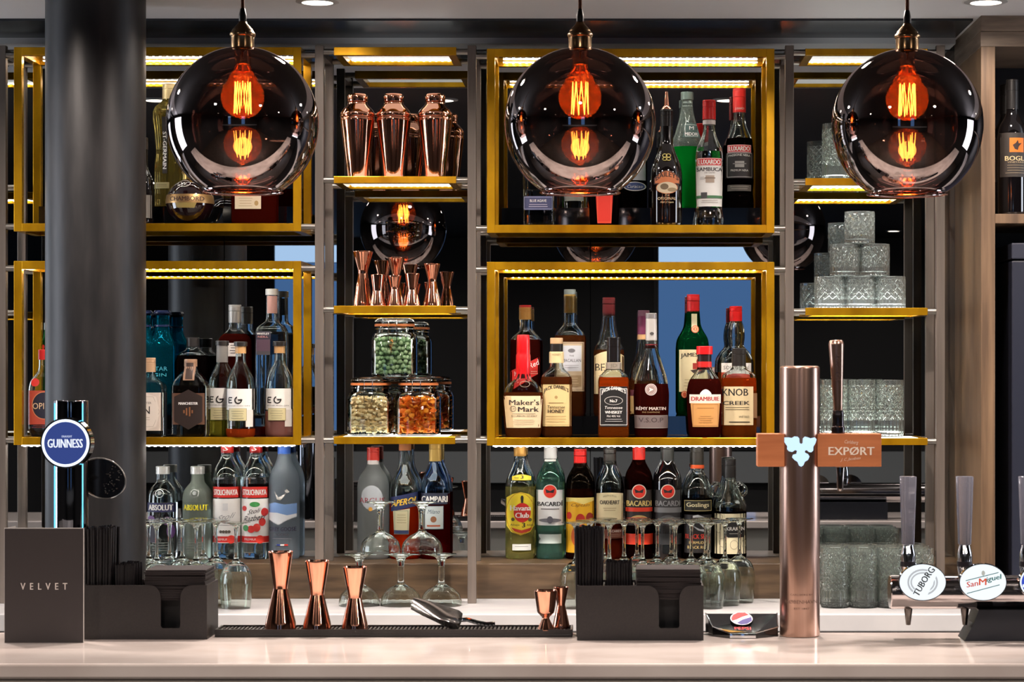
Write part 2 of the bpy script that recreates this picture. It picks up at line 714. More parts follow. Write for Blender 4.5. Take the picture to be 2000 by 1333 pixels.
# front bar
CZ = CAMZ - 0.5
b = B(); box(b, (-2.6, 3.81, CZ - 0.026), (2.6, 4.265, CZ), bev=0.004)
tag(obj('bar_worktop', b, STONE, None, 0), 'pale polished stone bar top across the foreground', 'bar top')
b = B()
box(b, (-2.58, 3.822, 0), (2.58, 4.24, CZ - 0.026))
tag(obj('bar_counter', b, flat((206, 200, 192), 0.5), None, 0), 'grey panelled bar carcass below the pale bar top', 'bar')

# dark round column
b = B()
lathe(b, [(0.112, 0.0), (0.112, CEIL)], ((187 - VX) / F * 5.12, 5.12), 48)
col_m = grained('black_column', (20, 20, 22), (34, 33, 34), 40, (1, 1, 0.2), rough=0.42, metal=0.3, bump=0.25)
tag(obj('column', b, col_m), 'thick round black column standing left of the bar', 'column', kind='thing')

# ------------------------------------------------------------ shelving
UPX = [5, 624.5, 922, 1541.5, 1836]
names = ['steel shelf upright at the far left edge', 'steel shelf upright left of the copper shakers', 'steel shelf upright right of the copper shakers',
         'steel shelf upright between right gold cases and crystal tumblers', 'steel shelf upright beside the wooden wall cabinet']
PW = 0.0105
for px, nm in zip(UPX, names):
    x = (px - VX) / F * 5.515
    t = thing('shelf_upright', (x, 5.515, BZ), nm, 'shelf post', 'steel uprights of the back bar')
    b = B(); box(b, (x - PW, 5.505, BZ), (x + PW, 5.525, CAMZ + 0.79), bev=0.001); obj('front_post', b, STEEL, t, 0)
    b = B(); box(b, (x - PW, 5.69, LZ), (x + PW, 5.71, CAMZ + 0.79), bev=0.001); obj('rear_post', b, STEEL, t, 0)
    b = B()
    for zz in (CAMZ + 0.775,):
        box(b, (x - PW * 0.8, 5.525, zz - 0.008), (x + PW * 0.8, 5.69, zz + 0.008))
    obj('tie_bar', b, STEEL, t, 0)


def frame_rect(bm, x0, x1, z0, z1, y0, y1, w):
    """upright rectangular frame of square tube"""
    box(bm, (x0, y0, z0), (x0 + w, y1, z1), bev=0.0008)
    box(bm, (x1 - w, y0, z0), (x1, y1, z1), bev=0.0008)
    box(bm, (x0 + w, y0, z0), (x1 - w, y1, z0 + w), bev=0.0008)
    box(bm, (x0 + w, y0, z1 - w), (x1 - w, y1, z1), bev=0.0008)


LED = glow((255, 248, 238), 105)
LEDW = glow((255, 248, 238), 9)
LEDS = (glow((255, 248, 238), 5), glow((255, 248, 238), 50))
TW = 0.0195


def led_strip(parent, x0, x1, y, z, up=True, n=None, mats=(LEDW, LED)):
    bm = B()
    box(bm, (x0, y - 0.004, z - 0.001), (x1, y + 0.004, z + 0.001), 0)
    n = n or int((x1 - x0) / 0.0165)
    for i in range(n):
        x = x0 + (i + 0.5) * (x1 - x0) / n
        box(bm, (x - 0.0025, y - 0.0025, z - 0.0022), (x + 0.0025, y + 0.0025, z - 0.001), 1)
    return obj('led_strip', bm, list(mats), parent, 0)


RODM = flat((150, 146, 140), 0.3, 0.9)


def rods(parent, xa, xb, zs, inner0, inner1):
    for z in zs:
        for y in (ZF + 0.012, ZR - 0.012):
            for p, q in ((xa, inner0), (inner1, xb)):
                bm = B()
                rod(bm, (p, y, z), (q, y, z), 0.0075, seg=14)
                obj('mounting_rod', bm, RODM, parent)


def gold_case(pl, pr_, pt, pb, name, ua, ub, risery, flr=None):
    a = P(pl, pb, ZF)
    c = P(pr_, pt, ZF)
    x0, x1, z0, z1 = a.x, c.x, a.z, c.z
    t = thing('gold_case', ((x0 + x1) / 2, (ZF + ZR) / 2, z0), name, 'shelf', 'gold framed bottle cases')
    bm = B()
    frame_rect(bm, x0, x1, z0, z1, ZF, ZF + TW, TW)
    obj('front_frame', bm, GOLD, t, 0)
    bm = B()
    frame_rect(bm, x0, x1, z0, z1, ZR - TW, ZR, TW)
    obj('rear_frame', bm, GOLD, t, 0)
    for (xx, zz) in ((x0, z0), (x1 - TW, z0), (x0, z1 - TW), (x1 - TW, z1 - TW)):
        bm = B()
        box(bm, (xx, ZF + TW, zz), (xx + TW, ZR - TW, zz + TW))
        obj('side_rail', bm, GOLD, t, 0)
    bm = B()
    box(bm, (x0 + TW, ZF + TW, z0 + TW - 0.006), (x1 - TW, ZR - TW, z0 + TW - 0.0005))
    obj('base_panel', bm, BLKGLOSS, t, 0)
    bm = B()
    box(bm, (x0 + TW, ZF + TW, z1 - 0.008), (x1 - TW, ZR - TW, z1 - 0.003))
    obj('top_panel', bm, flat((74, 72, 66), 0.16, 0.6), t, 0)
    led_strip(t, x0 + TW + 0.008, x1 - TW - 0.008, ZF + TW + 0.018, z1 - 0.012)
    led_strip(t, x0 + TW + 0.012, x1 - TW - 0.012, ZR - TW - 0.02, z1 - 0.012)
    xa, xb = (ua - VX) / F * 5.515 + PW, (ub - VX) / F * 5.515 - PW
    rods(t, xa, xb, (z0 + TW * 0.6, z1 - TW * 0.9), x0, x1)
    fz = z0 + TW
    # black gloss step standing in the case
    bm = B()
    rz = fz + 0.05
    rx0, rx1 = x0 + 0.03, x1 - 0.007 - TW
    box(bm, (rx0, 5.62, rz - 0.004), (rx1, ZM - 0.004, rz))
    box(bm, (rx0, 5.62, fz), (rx1, 5.624, rz - 0.004))
    return t, fz, rz, bm, (rx0, rx1)


STEPM = flat((10, 11, 14), 0.04, 0.0, 0, 1.0, 0.9)
cases = {}
for key, args, sl in (
        ('UL', (27, 588, 92, 452, 'upper left gold framed case behind the dark column', 5, 624.5, 0), 'black gloss display step in the upper left gold case'),
        ('LL', (27, 588, 510, 870, 'lower left gold framed case with gin bottles', 5, 624.5, 0), 'black gloss display step behind the gin bottles at lower left'),
        ('UR', (951, 1512.5, 95, 455, 'upper right gold framed case with the green liqueur', 922, 1541.5, 0), 'black gloss display step in the upper right gold case'),
        ('LR', (951, 1512.5, 512, 871, 'lower right gold framed case with whiskey bottles', 922, 1541.5, 0), 'black gloss display step behind the whiskey bottles')):
    t, fz, rz, bm, rx = gold_case(*args)
    o = obj('display_step', bm, STEPM, None, 0)
    tag(o, sl, 'display riser', 'black display steps')
    cases[key] = (fz, rz, t)
# strips under the two lower cases light the bottom row
for key, (xa, xb) in (('LL', (40, 575)), ('LR', (962, 1500))):
    t = cases[key][2]
    z = cases[key][0] - TW - 0.0015
    led_strip(t, P(xa, 0, ZF).x, P(xb, 0, ZF).x, ZF + 0.012, z, n=44)
    led_strip(t, P(xa, 0, ZF).x, P(xb, 0, ZF).x, ZR - 0.012, z, n=44)


def tray(px0, px1, py0, py1, name, ua, ub, grp, panel='glass', strip=1):
    a = P(px0, py1, ZF)
    c = P(px1, py0, ZF)
    x0, x1, z0, z1 = a.x, c.x, a.z, c.z
    t = thing('gold_shelf', ((x0 + x1) / 2, (ZF + ZR) / 2, z0), name, 'shelf', grp)
    bm = B()
    box(bm, (x0, ZF, z0), (x1, ZF + TW, z1), bev=0.0008)
    box(bm, (x0, ZR - TW, z0), (x1, ZR, z1), bev=0.0008)
    box(bm, (x0, ZF + TW, z0), (x0 + TW, ZR - TW, z1))
    box(bm, (x1 - TW, ZF + TW, z0), (x1, ZR - TW, z1))
    obj('frame', bm, GOLD, t, 0)
    bm = B()
    box(bm, (x0 + TW, ZF + TW, z1 - 0.007), (x1 - TW, ZR - TW, z1 - 0.0004))
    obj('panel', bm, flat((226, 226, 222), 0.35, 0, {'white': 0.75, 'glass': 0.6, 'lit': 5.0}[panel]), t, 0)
    if panel != 'white':
        led_strip(t, x0 + TW + 0.004, x1 - TW - 0.004, ZF + TW + 0.012, z1 - 0.009, n=16, mats=LEDS)
    led_strip(t, x0 + TW + 0.004, x1 - TW - 0.004, ZR - TW - 0.006, z1 - 0.009, n=16, mats=LEDS if panel != 'white' else (LEDS[0], LEDS[0]))
    xa, xb = (ua - VX) / F * 5.515 + PW, (ub - VX) / F * 5.515 - PW
    rods(t, xa, xb, ((z0 + z1) / 2,), x0, x1)
    return z1


g1 = 'gold framed middle shelves'
tray(652, 891, 92, 108, 'topmost gold framed shelf panel above the copper shakers', 624.5, 922, g1, 'white')
ZS2 = tray(652, 891, 344.5, 358, 'gold framed shelf carrying the copper shakers', 624.5, 922, g1, 'white')
ZS3 = tray(652, 890, 597.5, 612, 'gold framed shelf carrying the small copper jiggers', 624.5, 922, g1)
ZS4 = tray(652, 889, 853.5, 868, 'gold framed shelf carrying the two lower snack jars', 624.5, 922, g1, 'lit')
g2 = 'gold framed right shelves'
tray(1573, 1812, 95, 108, 'topmost gold framed shelf panel behind the right globe lamp', 1541.5, 1836, g2, 'white')
ZT2 = tray(1573, 1812, 348, 362, 'gold framed shelf with tall tumblers behind the right globe lamp', 1541.5, 1836, g2, 'lit')
ZT3 = tray(1573, 1812, 601.5, 616, 'gold framed shelf carrying the pyramid of crystal tumblers', 1541.5, 1836, g2, 'lit')
ZT4 = tray(1573, 1812, 856.5, 870, 'gold framed shelf behind the wooden tap crossbar', 1541.5, 1836, g2, 'lit')
# edge of the next bay at the far left
g3 = 'gold framed shelves at the far left edge'
for py, nm in ((95, 'topmost'), (348, 'second highest'), (601, 'third highest'), (856, 'lowest')):
    tray(-270, -26, py, py + 14, nm + ' gold framed shelf beyond the far left upright', -290, 5, g3)

# ------------------------------------------------------------ bottles
def bottle(cat_label, cx, Z, base, prof, gl, liq=None, level=None, n=2.0, dep=1.0, cap=None, caps=(), decals=None, group=None, extra=None, seg=32, rad=7, ribs=None, name='bottle', wall=0.0022, solid=False):
    k = Z / F
    X = (cx - VX) * k
    py0 = prof[0][1]
    zb = CAMZ + (VY - py0) * k
    dz = base - zb

    def zz(py):
        return CAMZ + (VY - py) * k + dz
    hmax = max(p[0] for p in prof)
    hneck = prof[-1][0]
    lo, hi = hneck * 1.15, hmax * 0.93

    def shp(h):
        if hi <= lo:
            return n, dep
        t = max(0.0, min(1.0, (h - lo) / (hi - lo)))
        return 2 + (n - 2) * t, 1 + (dep - 1) * t
    pr = []
    fp = fillet([(float(h), float(y)) for h, y in prof], rad)
    for h, y in fp:
        nn, dd = shp(h)
        pr.append((h * k, zz(y), nn, dd))
    t = thing(name, (X, Z, base), cat_label, 'bottle', group)

    def at(z):
        for a, c in zip(pr, pr[1:]):
            if a[1] <= z <= c[1] and c[1] > a[1]:
                s = (z - a[1]) / (c[1] - a[1])
                return tuple(a[i] + (c[i] - a[i]) * s for i in range(4))
        return pr[0] if z < pr[0][1] else pr[-1]
    mod = None
    if ribs:
        mod = lambda th, z, r: 1 + ribs[1] * math.cos(ribs[0] * th) * (1 if r > ribs[2] * k else 0)
    if level is None or solid:
        bm = B()
        lathe(bm, [(0.0, pr[0][1])] + pr + [(0.0, pr[-1][1])], (X, Z), seg, mod=mod)
        obj('glass_body', bm, gl, t)
    else:
        lz = zz(level)
        lowp = [p for p in pr if p[1] < lz - 1e-4]
        q = at(lz)
        bm = B()
        lathe(bm, [(0.0, pr[0][1])] + lowp + [(q[0], lz, q[2], q[3]), (0.0, lz)], (X, Z), seg, mod=mod)
        obj('liquid', bm, liq, t)
        up = [(q[0], lz + 0.0003, q[2], q[3])] + [p for p in pr if p[1] > lz + 5e-4]
        inn = [(max(p[0] - wall, 0.002), p[1], p[2], p[3]) for p in up]
        bm = B()
        ring = up + inn[::-1]
        lathe(bm, ring + [up[0]], (X, Z), seg, cap0=False, cap1=False, mod=mod)
        bmesh.ops.remove_doubles(bm, verts=bm.verts, dist=1e-6)
        obj('glass_body', bm, gl, t)
    allcaps = ([cap] if cap else []) + list(caps)
    for ci, cp in enumerate(allcaps):
        y0, y1, hw, c = cp[:4]
        met = cp[4] if len(cp) > 4 else 0.0
        ro = cp[5] if len(cp) > 5 else 0.35
        hw2 = cp[6] if len(cp) > 6 else hw
        bm = B()
        z0, z1 = zz(y1), zz(y0)
        e = min(0.0012, (z1 - z0) * 0.2)
        pp = [(0.0, z0), (hw * k, z0), (hw2 * k, z1 - e), (hw2 * k - e, z1), (0.0, z1)]
        if ci == 0 and (y1 - y0) > 20 and hw == hw2:
            m1 = z0 + (z1 - z0) * 0.62
            pp = [(0.0, z0), (hw * k, z0), (hw * k, m1), (hw * k * 0.955, m1 + 0.0007), (hw * k * 0.955, m1 + 0.0015), (hw * k, m1 + 0.0022),
                  (hw * k, z1 - 0.006), (hw * k * 0.965, z1 - 0.0055), (hw * k * 0.965, z1 - 0.0045), (hw * k, z1 - 0.004), (hw * k, z1 - e), (hw * k - e, z1), (0.0, z1)]
        lathe(bm, pp, (X, Z), 24)
        obj('cap' if ci == 0 else 'neck_band', bm, flat(c, ro, met), t)
    if decals:
        # a single run of stickers and print on the front

        def surf(x, z):
            z2 = z
            r, _, nn, dd = at(z2)
            u = min(0.992, abs(x - X) / max(r, 1e-5))
            return Z - r * dd * (1 - u ** nn) ** (1 / nn)
        d = Decal(Z, surf)
        # labels are measured in the picture: shift with the base correction
        old = d.add2d

        def add2(vs, fs, c, cut=True, _o=old):
            q = []
            for (px, py) in vs:
                py2 = py - dz / k
                r = at(zz(py))[0] / k
                px = max(cx - r * 0.985, min(cx + r * 0.985, px))
                q.append((px, py2))
            _o(q, fs, c, cut)
        d.add2d = add2
        decals(d)
        d.done('label', t)
    if extra:
        extra(t, X, Z, zz, k)
    return t


W = (236, 234, 228)
BK = (24, 22, 22)
CR = (222, 204, 160)
RD = (206, 30, 28)
GD = (190, 150, 80)
clearL = glass((250, 253, 252))
amber = glass((208, 110, 38), 1.4, body=(190, 92, 28), amt=0.24)
whisky = glass((166, 92, 44), 1.4, body=(128, 70, 34), amt=0.32)
darkred = glass((110, 28, 20), 1.4, body=(80, 22, 16), amt=0.4)
blackish = glass((40, 26, 24), 1.45, body=(18, 12, 12), amt=0.5)


def straight(hw, base, sh, nk, top, nb=None, tp=None, foot=0.93):
    """foot, body side up to sh, shoulder to the neck (half width nk) at nb, mouth at top"""
    nb = nb if nb is not None else sh - hw * 1.1
    mid = (sh + nb) / 2
    return [(hw * foot, base), (hw, base - 4), (hw, sh), (hw * 0.86 + nk * 0.14, sh - (sh - nb) * 0.35), (nk + (hw - nk) * 0.28, nb + (sh - nb) * 0.25), (nk * 1.04, nb), (tp or nk, top)]


ZA, ZB = 5.552, 5.73

# ---- upper right case
fz, rz, _ = cases['UR']
gU = 'bottles in the upper right gold case'


def d(dc):
    dc.r(1023, 378, 1081, 405, (52, 58, 96)); dc.o(1024.5, 379.5, 1079.5, 403.5, 0.9, (150, 156, 190)); dc.t(1052, 387, 32, 5, 'BLUE AGAVE', W); dc.lines(1032, 394, 1072, 2, 4, (190, 190, 205))
bottle('square clear tequila bottle with navy label, partly behind the middle globe', 1052, ZA, fz, [(28, 435), (30, 431), (30, 300), (27, 285), (12, 275), (11, 250)], clearL, clearL, 330, n=6, dep=0.8, cap=(232, 256, 13, (60, 60, 70)), decals=d, group=gU, rad=4)


def d(dc):
    dc.poly([(1164, 376), (1197, 376), (1194, 431), (1167, 431)], (214, 44, 26)); dc.o(1167, 340, 1194, 429, 0.8, (240, 110, 60))
bottle('dark bottle with bright red front panel below the middle globe', 1180, ZA, fz, [(26, 435), (28, 431), (31, 370), (31, 320), (24, 290), (13, 275), (12, 235)], clearL, blackish, 318, n=4, dep=0.8, cap=(215, 240, 13, (40, 20, 20)), decals=d, group=gU)


def d(dc):
    cop = (206, 120, 70)
    dc.a(1277, 343, 1328, 355, (60, 30, 20), 15); dc.a(1279, 344, 1326, 353, cop, 14); dc.t(1302.5, 344, 44, 9.5, 'BAILEYS', (40, 22, 16), bend=8, bold=0.02)
    dc.e(1302, 362, 21, 12, cop); dc.e(1302, 362, 20, 11, (205, 190, 160)); dc.e(1297, 360, 8, 6, (110, 92, 66)); dc.e(1312, 366, 9, 4, (150, 130, 96))
    dc.t(1302, 383, 36, 5.5, 'ORIGINAL', (214, 190, 150)); dc.t(1302, 376.5, 8, 4, 'The', (190, 165, 130), shear=0.4); dc.t(1302, 390, 26, 4, 'Irish Cream', (200, 180, 140), shear=0.4)
    dc.ring(1298, 299, 5, 4, 1.5, (206, 190, 110)); dc.ring(1305, 299, 5, 4, 1.5, (206, 190, 110)); dc.ring(1298, 306, 5, 3.6, 1.5, (206, 190, 110)); dc.ring(1305, 306, 5, 3.6, 1.5, (206, 190, 110))


def ex(t, X, Z, zz, k):
    bm = B()
    lathe(bm, [(0, zz(208)), (10 * k, zz(208)), (9.5 * k, zz(205)), (5 * k, zz(200)), (4.4 * k, zz(192)), (2.4 * k, zz(172)), (0, zz(172))], (X, Z), 20)
    obj('pourer', bm, COPPER, t)
bottle('black cream liqueur bottle with copper pourer and arched copper label', 1302, ZA, fz, [(28, 435), (30, 431), (30.5, 330), (27, 312), (18, 292), (13, 276), (12, 240), (11.5, 207)], flat((14, 9, 9), 0.05, 0, 0, 1.0), solid=True, cap=(208, 240, 12.3, (26, 22, 22), 0.2, 0.3), decals=d, group=gU, extra=ex)


def d(dc):
    dc.r(1359, 319, 1411, 398, (226, 226, 222)); dc.r(1361, 304, 1409, 319, RD); dc.o(1361.5, 304.5, 1408.5, 318.5, 0.8, W); dc.t(1385, 311.6, 42, 9, 'LUXARDO', W, bold=0.03)
    dc.t(1385, 326, 49, 7.5, 'SAMBUCA', (40, 40, 44), bold=0.015); dc.t(1385, 332.8, 20, 2.6, 'DEI CESARI', (120, 110, 100)); dc.r(1377, 338, 1394, 352, (168, 152, 136)); dc.r(1375, 342, 1396, 344, (120, 104, 90))
    dc.lines(1366, 341, 1375, 2, 3, (150, 150, 150)); dc.r(1359, 377, 1411, 382, (70, 120, 80)); dc.r(1368, 371, 1380, 382, (60, 60, 62)); dc.lines(1366, 386, 1404, 2, 4, (150, 140, 130))
bottle('clear anise liqueur bottle with red cap and white label', 1385, ZA, fz, [(26, 435), (28, 430), (28, 420), (24.5, 402), (26.5, 380), (27, 300), (25, 282), (16, 264), (11.5, 250), (11, 190)], clearL, clearL, 290, cap=(189, 227, 13, RD), caps=[(228, 237, 12.6, (215, 205, 200))], decals=d, group=gU)
bottle('pale clear bottle half hidden under the middle globe', 1122, ZB, rz, straight(24, 403, 310, 11, 240, 285), clearL, clearL, 330, cap=(230, 250, 12, (150, 150, 150)), decals=lambda dc: dc.r(1104, 360, 1140, 385, (196, 202, 190)), group=gU)


def d(dc):
    dc.r(1214, 305, 1261, 345, (160, 166, 170)); dc.e(1240, 357, 22, 9, W); dc.e(1240, 357, 20, 7.5, (52, 70, 120)); dc.t(1240, 357, 30, 6, 'Curacao', W, shear=0.3)
bottle('dark bottle with white and blue oval label beside the middle globe', 1237, ZB, rz, straight(27, 403, 290, 11, 225, 262), clearL, blackish, 285, cap=(212, 235, 12, (30, 30, 34)), decals=d, group=gU)


def d(dc):
    dc.poly([(1332, 262), (1368, 262), (1360, 233), (1340, 233)], (70, 96, 90)); dc.o(1337, 236, 1363, 260, 0.8, (214, 226, 216)); dc.t(1350, 255, 26, 6.5, 'MIDORI', W, bold=0.02); dc.t(1350, 243, 9, 7, 'M', W)
    dc.t(1343, 192, 17, 3.5, 'MELON', (200, 214, 206)); dc.t(1343, 199, 19, 3.5, 'LIQUEUR', (200, 214, 206))
bottle('melon liqueur bottle filled with bright green liquid', 1342, ZB, rz, [(27, 403), (29, 399), (29, 290), (30, 268), (24, 252), (15, 222), (11.5, 205), (11, 174)], glass((244, 252, 248), body=(206, 222, 212), amt=0.3), glass((30, 230, 80), 1.4, body=(20, 205, 70), amt=0.6), 279, cap=(171, 186, 12.5, (120, 138, 132), 0.5, 0.3), decals=d, group=gU)


def d(dc):
    dc.r(1417, 290, 1471, 341, (36, 34, 36)); dc.o(1419, 292, 1468, 339, 0.9, (190, 188, 184)); dc.r(1420, 276, 1466, 291, RD); dc.o(1420.5, 276.5, 1465.5, 290.5, 0.8, W); dc.t(1443, 283.5, 40, 9, 'LUXARDO', W, bold=0.03)
    dc.t(1443, 297.5, 42, 4, 'PASSIONE NERA', W, bend=1.5); dc.r(1434, 308, 1452, 320, (170, 168, 164)); dc.r(1430, 312, 1456, 314, (130, 128, 126)); dc.t(1443, 326, 34, 4, 'PREMIUM NERA', W); dc.r(1420, 354, 1466, 366, (96, 92, 88)); dc.lines(1424, 357, 1462, 2, 4, (170, 165, 150))
    dc.t(1445, 204, 22, 4, 'LUXARDO', W)
bottle('dark liqueur bottle with red cap and black label, topmost at right', 1444, ZB, rz, [(26, 403), (28, 399), (28, 380), (26, 368), (28, 350), (28, 285), (25, 262), (15, 240), (11.5, 226), (11, 166)], clearL, blackish, 262, cap=(164, 211, 13, (222, 44, 38)), decals=d, group=gU)

# ---- lower right case
fz, rz, _ = cases['LR']
gU = 'whiskey bottles in the lower right gold case'


def d(dc):
    dc.poly([(983, 769), (1061, 769), (1056, 831), (990, 831)], (226, 206, 166)); dc.poly([(984, 770), (999, 770), (1004, 830), (991, 830)], (200, 176, 134))
    dc.t(1024.5, 781.5, 58, 10.5, "Maker's", (46, 38, 36), bold=0.02); dc.t(1033, 795, 40, 9.5, 'Mark', (46, 38, 36), bold=0.025); dc.ring(1003, 794, 6, 5.6, 0.9, (60, 50, 46)); dc.t(1003, 794, 7, 4, 'S IV', (60, 50, 46))
    dc.t(1025, 808, 50, 3.6, 'BOURBON WHISKY', (90, 76, 66)); dc.lines(1000, 803, 1048, 1, 3, (140, 120, 100)); dc.lines(1002, 815, 1046, 4, 3.2, (165, 145, 118), 0.7)
    dc.ring(1026, 746, 10, 6, 0.9, (150, 130, 110))


def ex(t, X, Z, zz, k):
    bm = B()
    lathe(bm, [(0, zz(735)), (12 * k, zz(735)), (14.5 * k, zz(724)), (14.2 * k, zz(690)), (13 * k, zz(686)), (13.4 * k, zz(684)), (12.8 * k, zz(656)), (11.5 * k, zz(650)), (0, zz(649))], (X, Z), 24)
    for (a, yb, wd) in ((-1.9, 742, 1.6), (-1.2, 752, 1.8), (-0.75, 742, 1.5), (-2.5, 748, 1.6)):
        x, y = X + math.cos(a) * 14 * k, Z + math.sin(a) * 14 * k
        x2, y2 = X + math.cos(a) * 17.5 * k, Z + math.sin(a) * 15 * k
        tube(bm, [(x, y, zz(715)), (x, y, zz(728)), (x2, y2, zz(736)), (X + math.cos(a) * 19 * k, Z + math.sin(a) * 15.5 * k, zz(yb - 5))], wd * k, 8)
    obj('wax_seal', bm, flat((206, 22, 30), 0.3, 0, 0, 0.4), t)
bottle('squat bourbon bottle dipped in red wax with cream label', 1022, ZA - 0.018, fz, [(31, 850), (34, 846), (37, 825), (39.3, 778), (38, 762), (31, 747), (17, 737), (13.5, 728), (12.5, 655)], clearL, whisky, 762, n=2.6, dep=0.6, decals=d, group=gU, extra=ex)


def d(dc):
    dc.r(1058, 748, 1116, 829, (222, 196, 138)); dc.o(1060, 750, 1114, 827, 0.8, (150, 124, 80)); dc.t(1087, 761, 48, 9.5, "JACK DANIEL'S", (48, 38, 24), bend=8, bold=0.02)
    dc.e(1087, 772.5, 3, 3, (170, 140, 90)); dc.lines(1068, 783, 1106, 1, 3, (120, 96, 60)); dc.t(1087, 791.5, 34, 6.5, 'Tennessee', (56, 42, 26), shear=0.2); dc.t(1087, 799.5, 32, 6.5, 'HONEY', (56, 42, 26), bold=0.03); dc.lines(1066, 809, 1108, 3, 5, (176, 148, 98), 0.8)
    dc.t(1087, 690, 17, 3.5, 'HONEY', (120, 90, 50))
bottle('honey whiskey bottle with square shoulders and yellow-cream label', 1087, ZA + 0.028, fz, [(28, 850), (30, 847), (30, 738), (27, 729), (14, 716), (12.5, 708), (12.5, 668)], clearL, whisky, 733, n=7, dep=0.95, cap=(657, 669, 12.5, (206, 170, 128)), caps=[(669, 684, 12.8, (30, 26, 24)), (684, 706, 14.5, (226, 206, 156))], decals=d, group=gU, rad=4)


def d(dc):
    dc.r(1169.5, 751, 1227.5, 829, (18, 17, 18)); dc.o(1172, 755, 1225, 826, 0.9, W); dc.t(1198.5, 763, 47, 9.5, "JACK DANIEL'S", W, bend=8, bold=0.02)
    dc.e(1198.5, 778.5, 18, 8.5, (200, 198, 192)); dc.e(1198.5, 778.5, 17, 7.6, (28, 26, 26)); dc.t(1198.5, 779, 14, 5.5, 'No.7', W, bold=0.03); dc.t(1198.5, 792, 34, 5.6, 'Tennessee', W, shear=0.2); dc.t(1198.5, 801, 33, 5.6, 'WHISKEY', W, bold=0.03); dc.t(1198.5, 808.5, 27, 4, '70cl 40% Vol.', W); dc.lines(1178, 814, 1220, 2, 4, (180, 180, 176), 1.0)
    dc.t(1198.5, 711, 14, 8, 'JD', (120, 112, 100))
bottle('square whiskey bottle with black label and white lettering', 1198.5, ZA, fz, [(28, 850), (30, 847), (30, 739), (28, 731), (15, 718), (13, 712), (12.5, 662)], clearL, amber, 733, n=8, dep=1.0, cap=(655, 706, 13.5, (22, 18, 18), 0, 0.25), caps=[(704, 719, 15.5, (150, 140, 126))], decals=d, group=gU, rad=4)


def d(dc):
    dc.e(1271, 757, 11.5, 11.5, (150, 128, 122)); dc.ring(1271, 757, 11.5, 11.5, 1.2, (206, 190, 184)); dc.ring(1271, 757, 8.5, 8.5, 0.8, (196, 180, 174)); dc.poly([(1266, 762), (1276, 757), (1267, 753), (1269, 757)], (226, 214, 206))
    dc.t(1271, 793, 58, 7.5, 'RÉMY MARTIN', (214, 196, 186), bold=0.02); dc.t(1271, 801, 34, 2.8, 'FINE CHAMPAGNE', (170, 140, 96)); dc.r(1239, 807, 1304, 832, (112, 100, 98)); dc.o(1239, 807, 1304, 832, 0.8, (160, 146, 140)); dc.t(1271, 816, 48, 9, 'V.S.O.P', (58, 44, 44))
    dc.e(1273, 648, 4, 3, (70, 66, 64))
bottle('slim necked cognac bottle with silver foil and round seal', 1272, ZA, fz, [(30, 850), (32, 847), (34, 800), (35, 765), (31, 735), (21, 705), (12.5, 678), (10.5, 650), (10.5, 610)], clearL, darkred, 746, cap=(608, 618, 11, (150, 146, 146), 0.6), caps=[(618, 668, 11.4, (196, 192, 186), 0.3, 0.35, 10.8), (668, 677, 12, (120, 30, 34))], decals=d, group=gU)


def d(dc):
    dc.a(1366, 764, 1388, 775, W, 8); dc.r(1346, 766, 1407, 783, (232, 220, 206)); dc.t(1376.5, 774.5, 54, 8, 'DRAMBUIE', (176, 40, 30), bold=0.035)
    dc.poly([(1348, 783), (1405, 783), (1402, 829), (1352, 829)], (206, 150, 84)); dc.o(1352, 785, 1402, 827, 0.8, (150, 96, 50)); dc.lines(1358, 792, 1396, 1, 4, (150, 96, 50)); dc.lines(1362, 808, 1392, 4, 4, (170, 120, 66), 0.8)
bottle('rounded dark honey liqueur bottle with red cap and orange label', 1376, ZA - 0.018, fz, [(28, 850), (31, 846), (34, 800), (35, 760), (31, 740), (19, 724), (14, 716), (13, 688)], clearL, darkred, 736, cap=(672, 688, 16, (206, 26, 30), 0, 0.3), caps=[(688, 702, 13.6, (28, 12, 12)), (702, 718, 14.2, (196, 36, 34))], decals=d, group=gU)


def d(dc):
    dc.r(1409, 752, 1470, 827, (216, 198, 156)); dc.t(1435, 763, 50, 14, 'KNOB', (38, 34, 32), bold=0.02); dc.t(1437, 784, 52, 7.5, 'CREEK', (38, 34, 32), bold=0.035); dc.lines(1414, 792, 1464, 2, 4, (120, 108, 84)); dc.t(1452, 810, 20, 5, 'small batch', (90, 80, 60)); dc.lines(1420, 820, 1466, 1, 4, (60, 54, 46), 1.6)


def ex(t, X, Z, zz, k):
    bm = B()
    x0 = X + 31 * k
    box(bm, (x0 - 4 * k, Z - 0.0285, zz(813)), (x0 + 3.4 * k, Z + 0.004, zz(765)))
    obj('side_label', bm, flat((120, 86, 54), 0.5), t, 0)
bottle('flat sided small batch bourbon bottle with cream label at right', 1443, ZA + 0.03, fz, [(32, 850), (34, 847), (34, 740), (31, 728), (15, 718), (13, 710), (13, 682)], clearL, amber, 735, n=8, dep=0.6, cap=(677, 712, 13.8, (36, 34, 32)), decals=d, group=gU, extra=ex, rad=4)


def d(dc):
    dc.poly([(998, 722), (1056, 694), (1056, 726), (998, 756)], (202, 36, 30)); dc.t(1044, 708, 22, 10, 'Red', W, shear=0.3, rot=26); dc.t(1016, 722, 26, 8, 'Johnnie', W, shear=0.3, rot=26); dc.lines(1036, 722, 1052, 2, 4, (230, 180, 160))
bottle('square scotch bottle with gold cap and slanted red label', 1026, ZB, rz, straight(29, 808, 665, 11, 600, 640), clearL, darkred, 660, n=6, dep=0.9, cap=(597, 621, 12.5, (190, 142, 76), 0.6), caps=[(593, 598, 12, (160, 30, 30))], decals=d, group=gU)


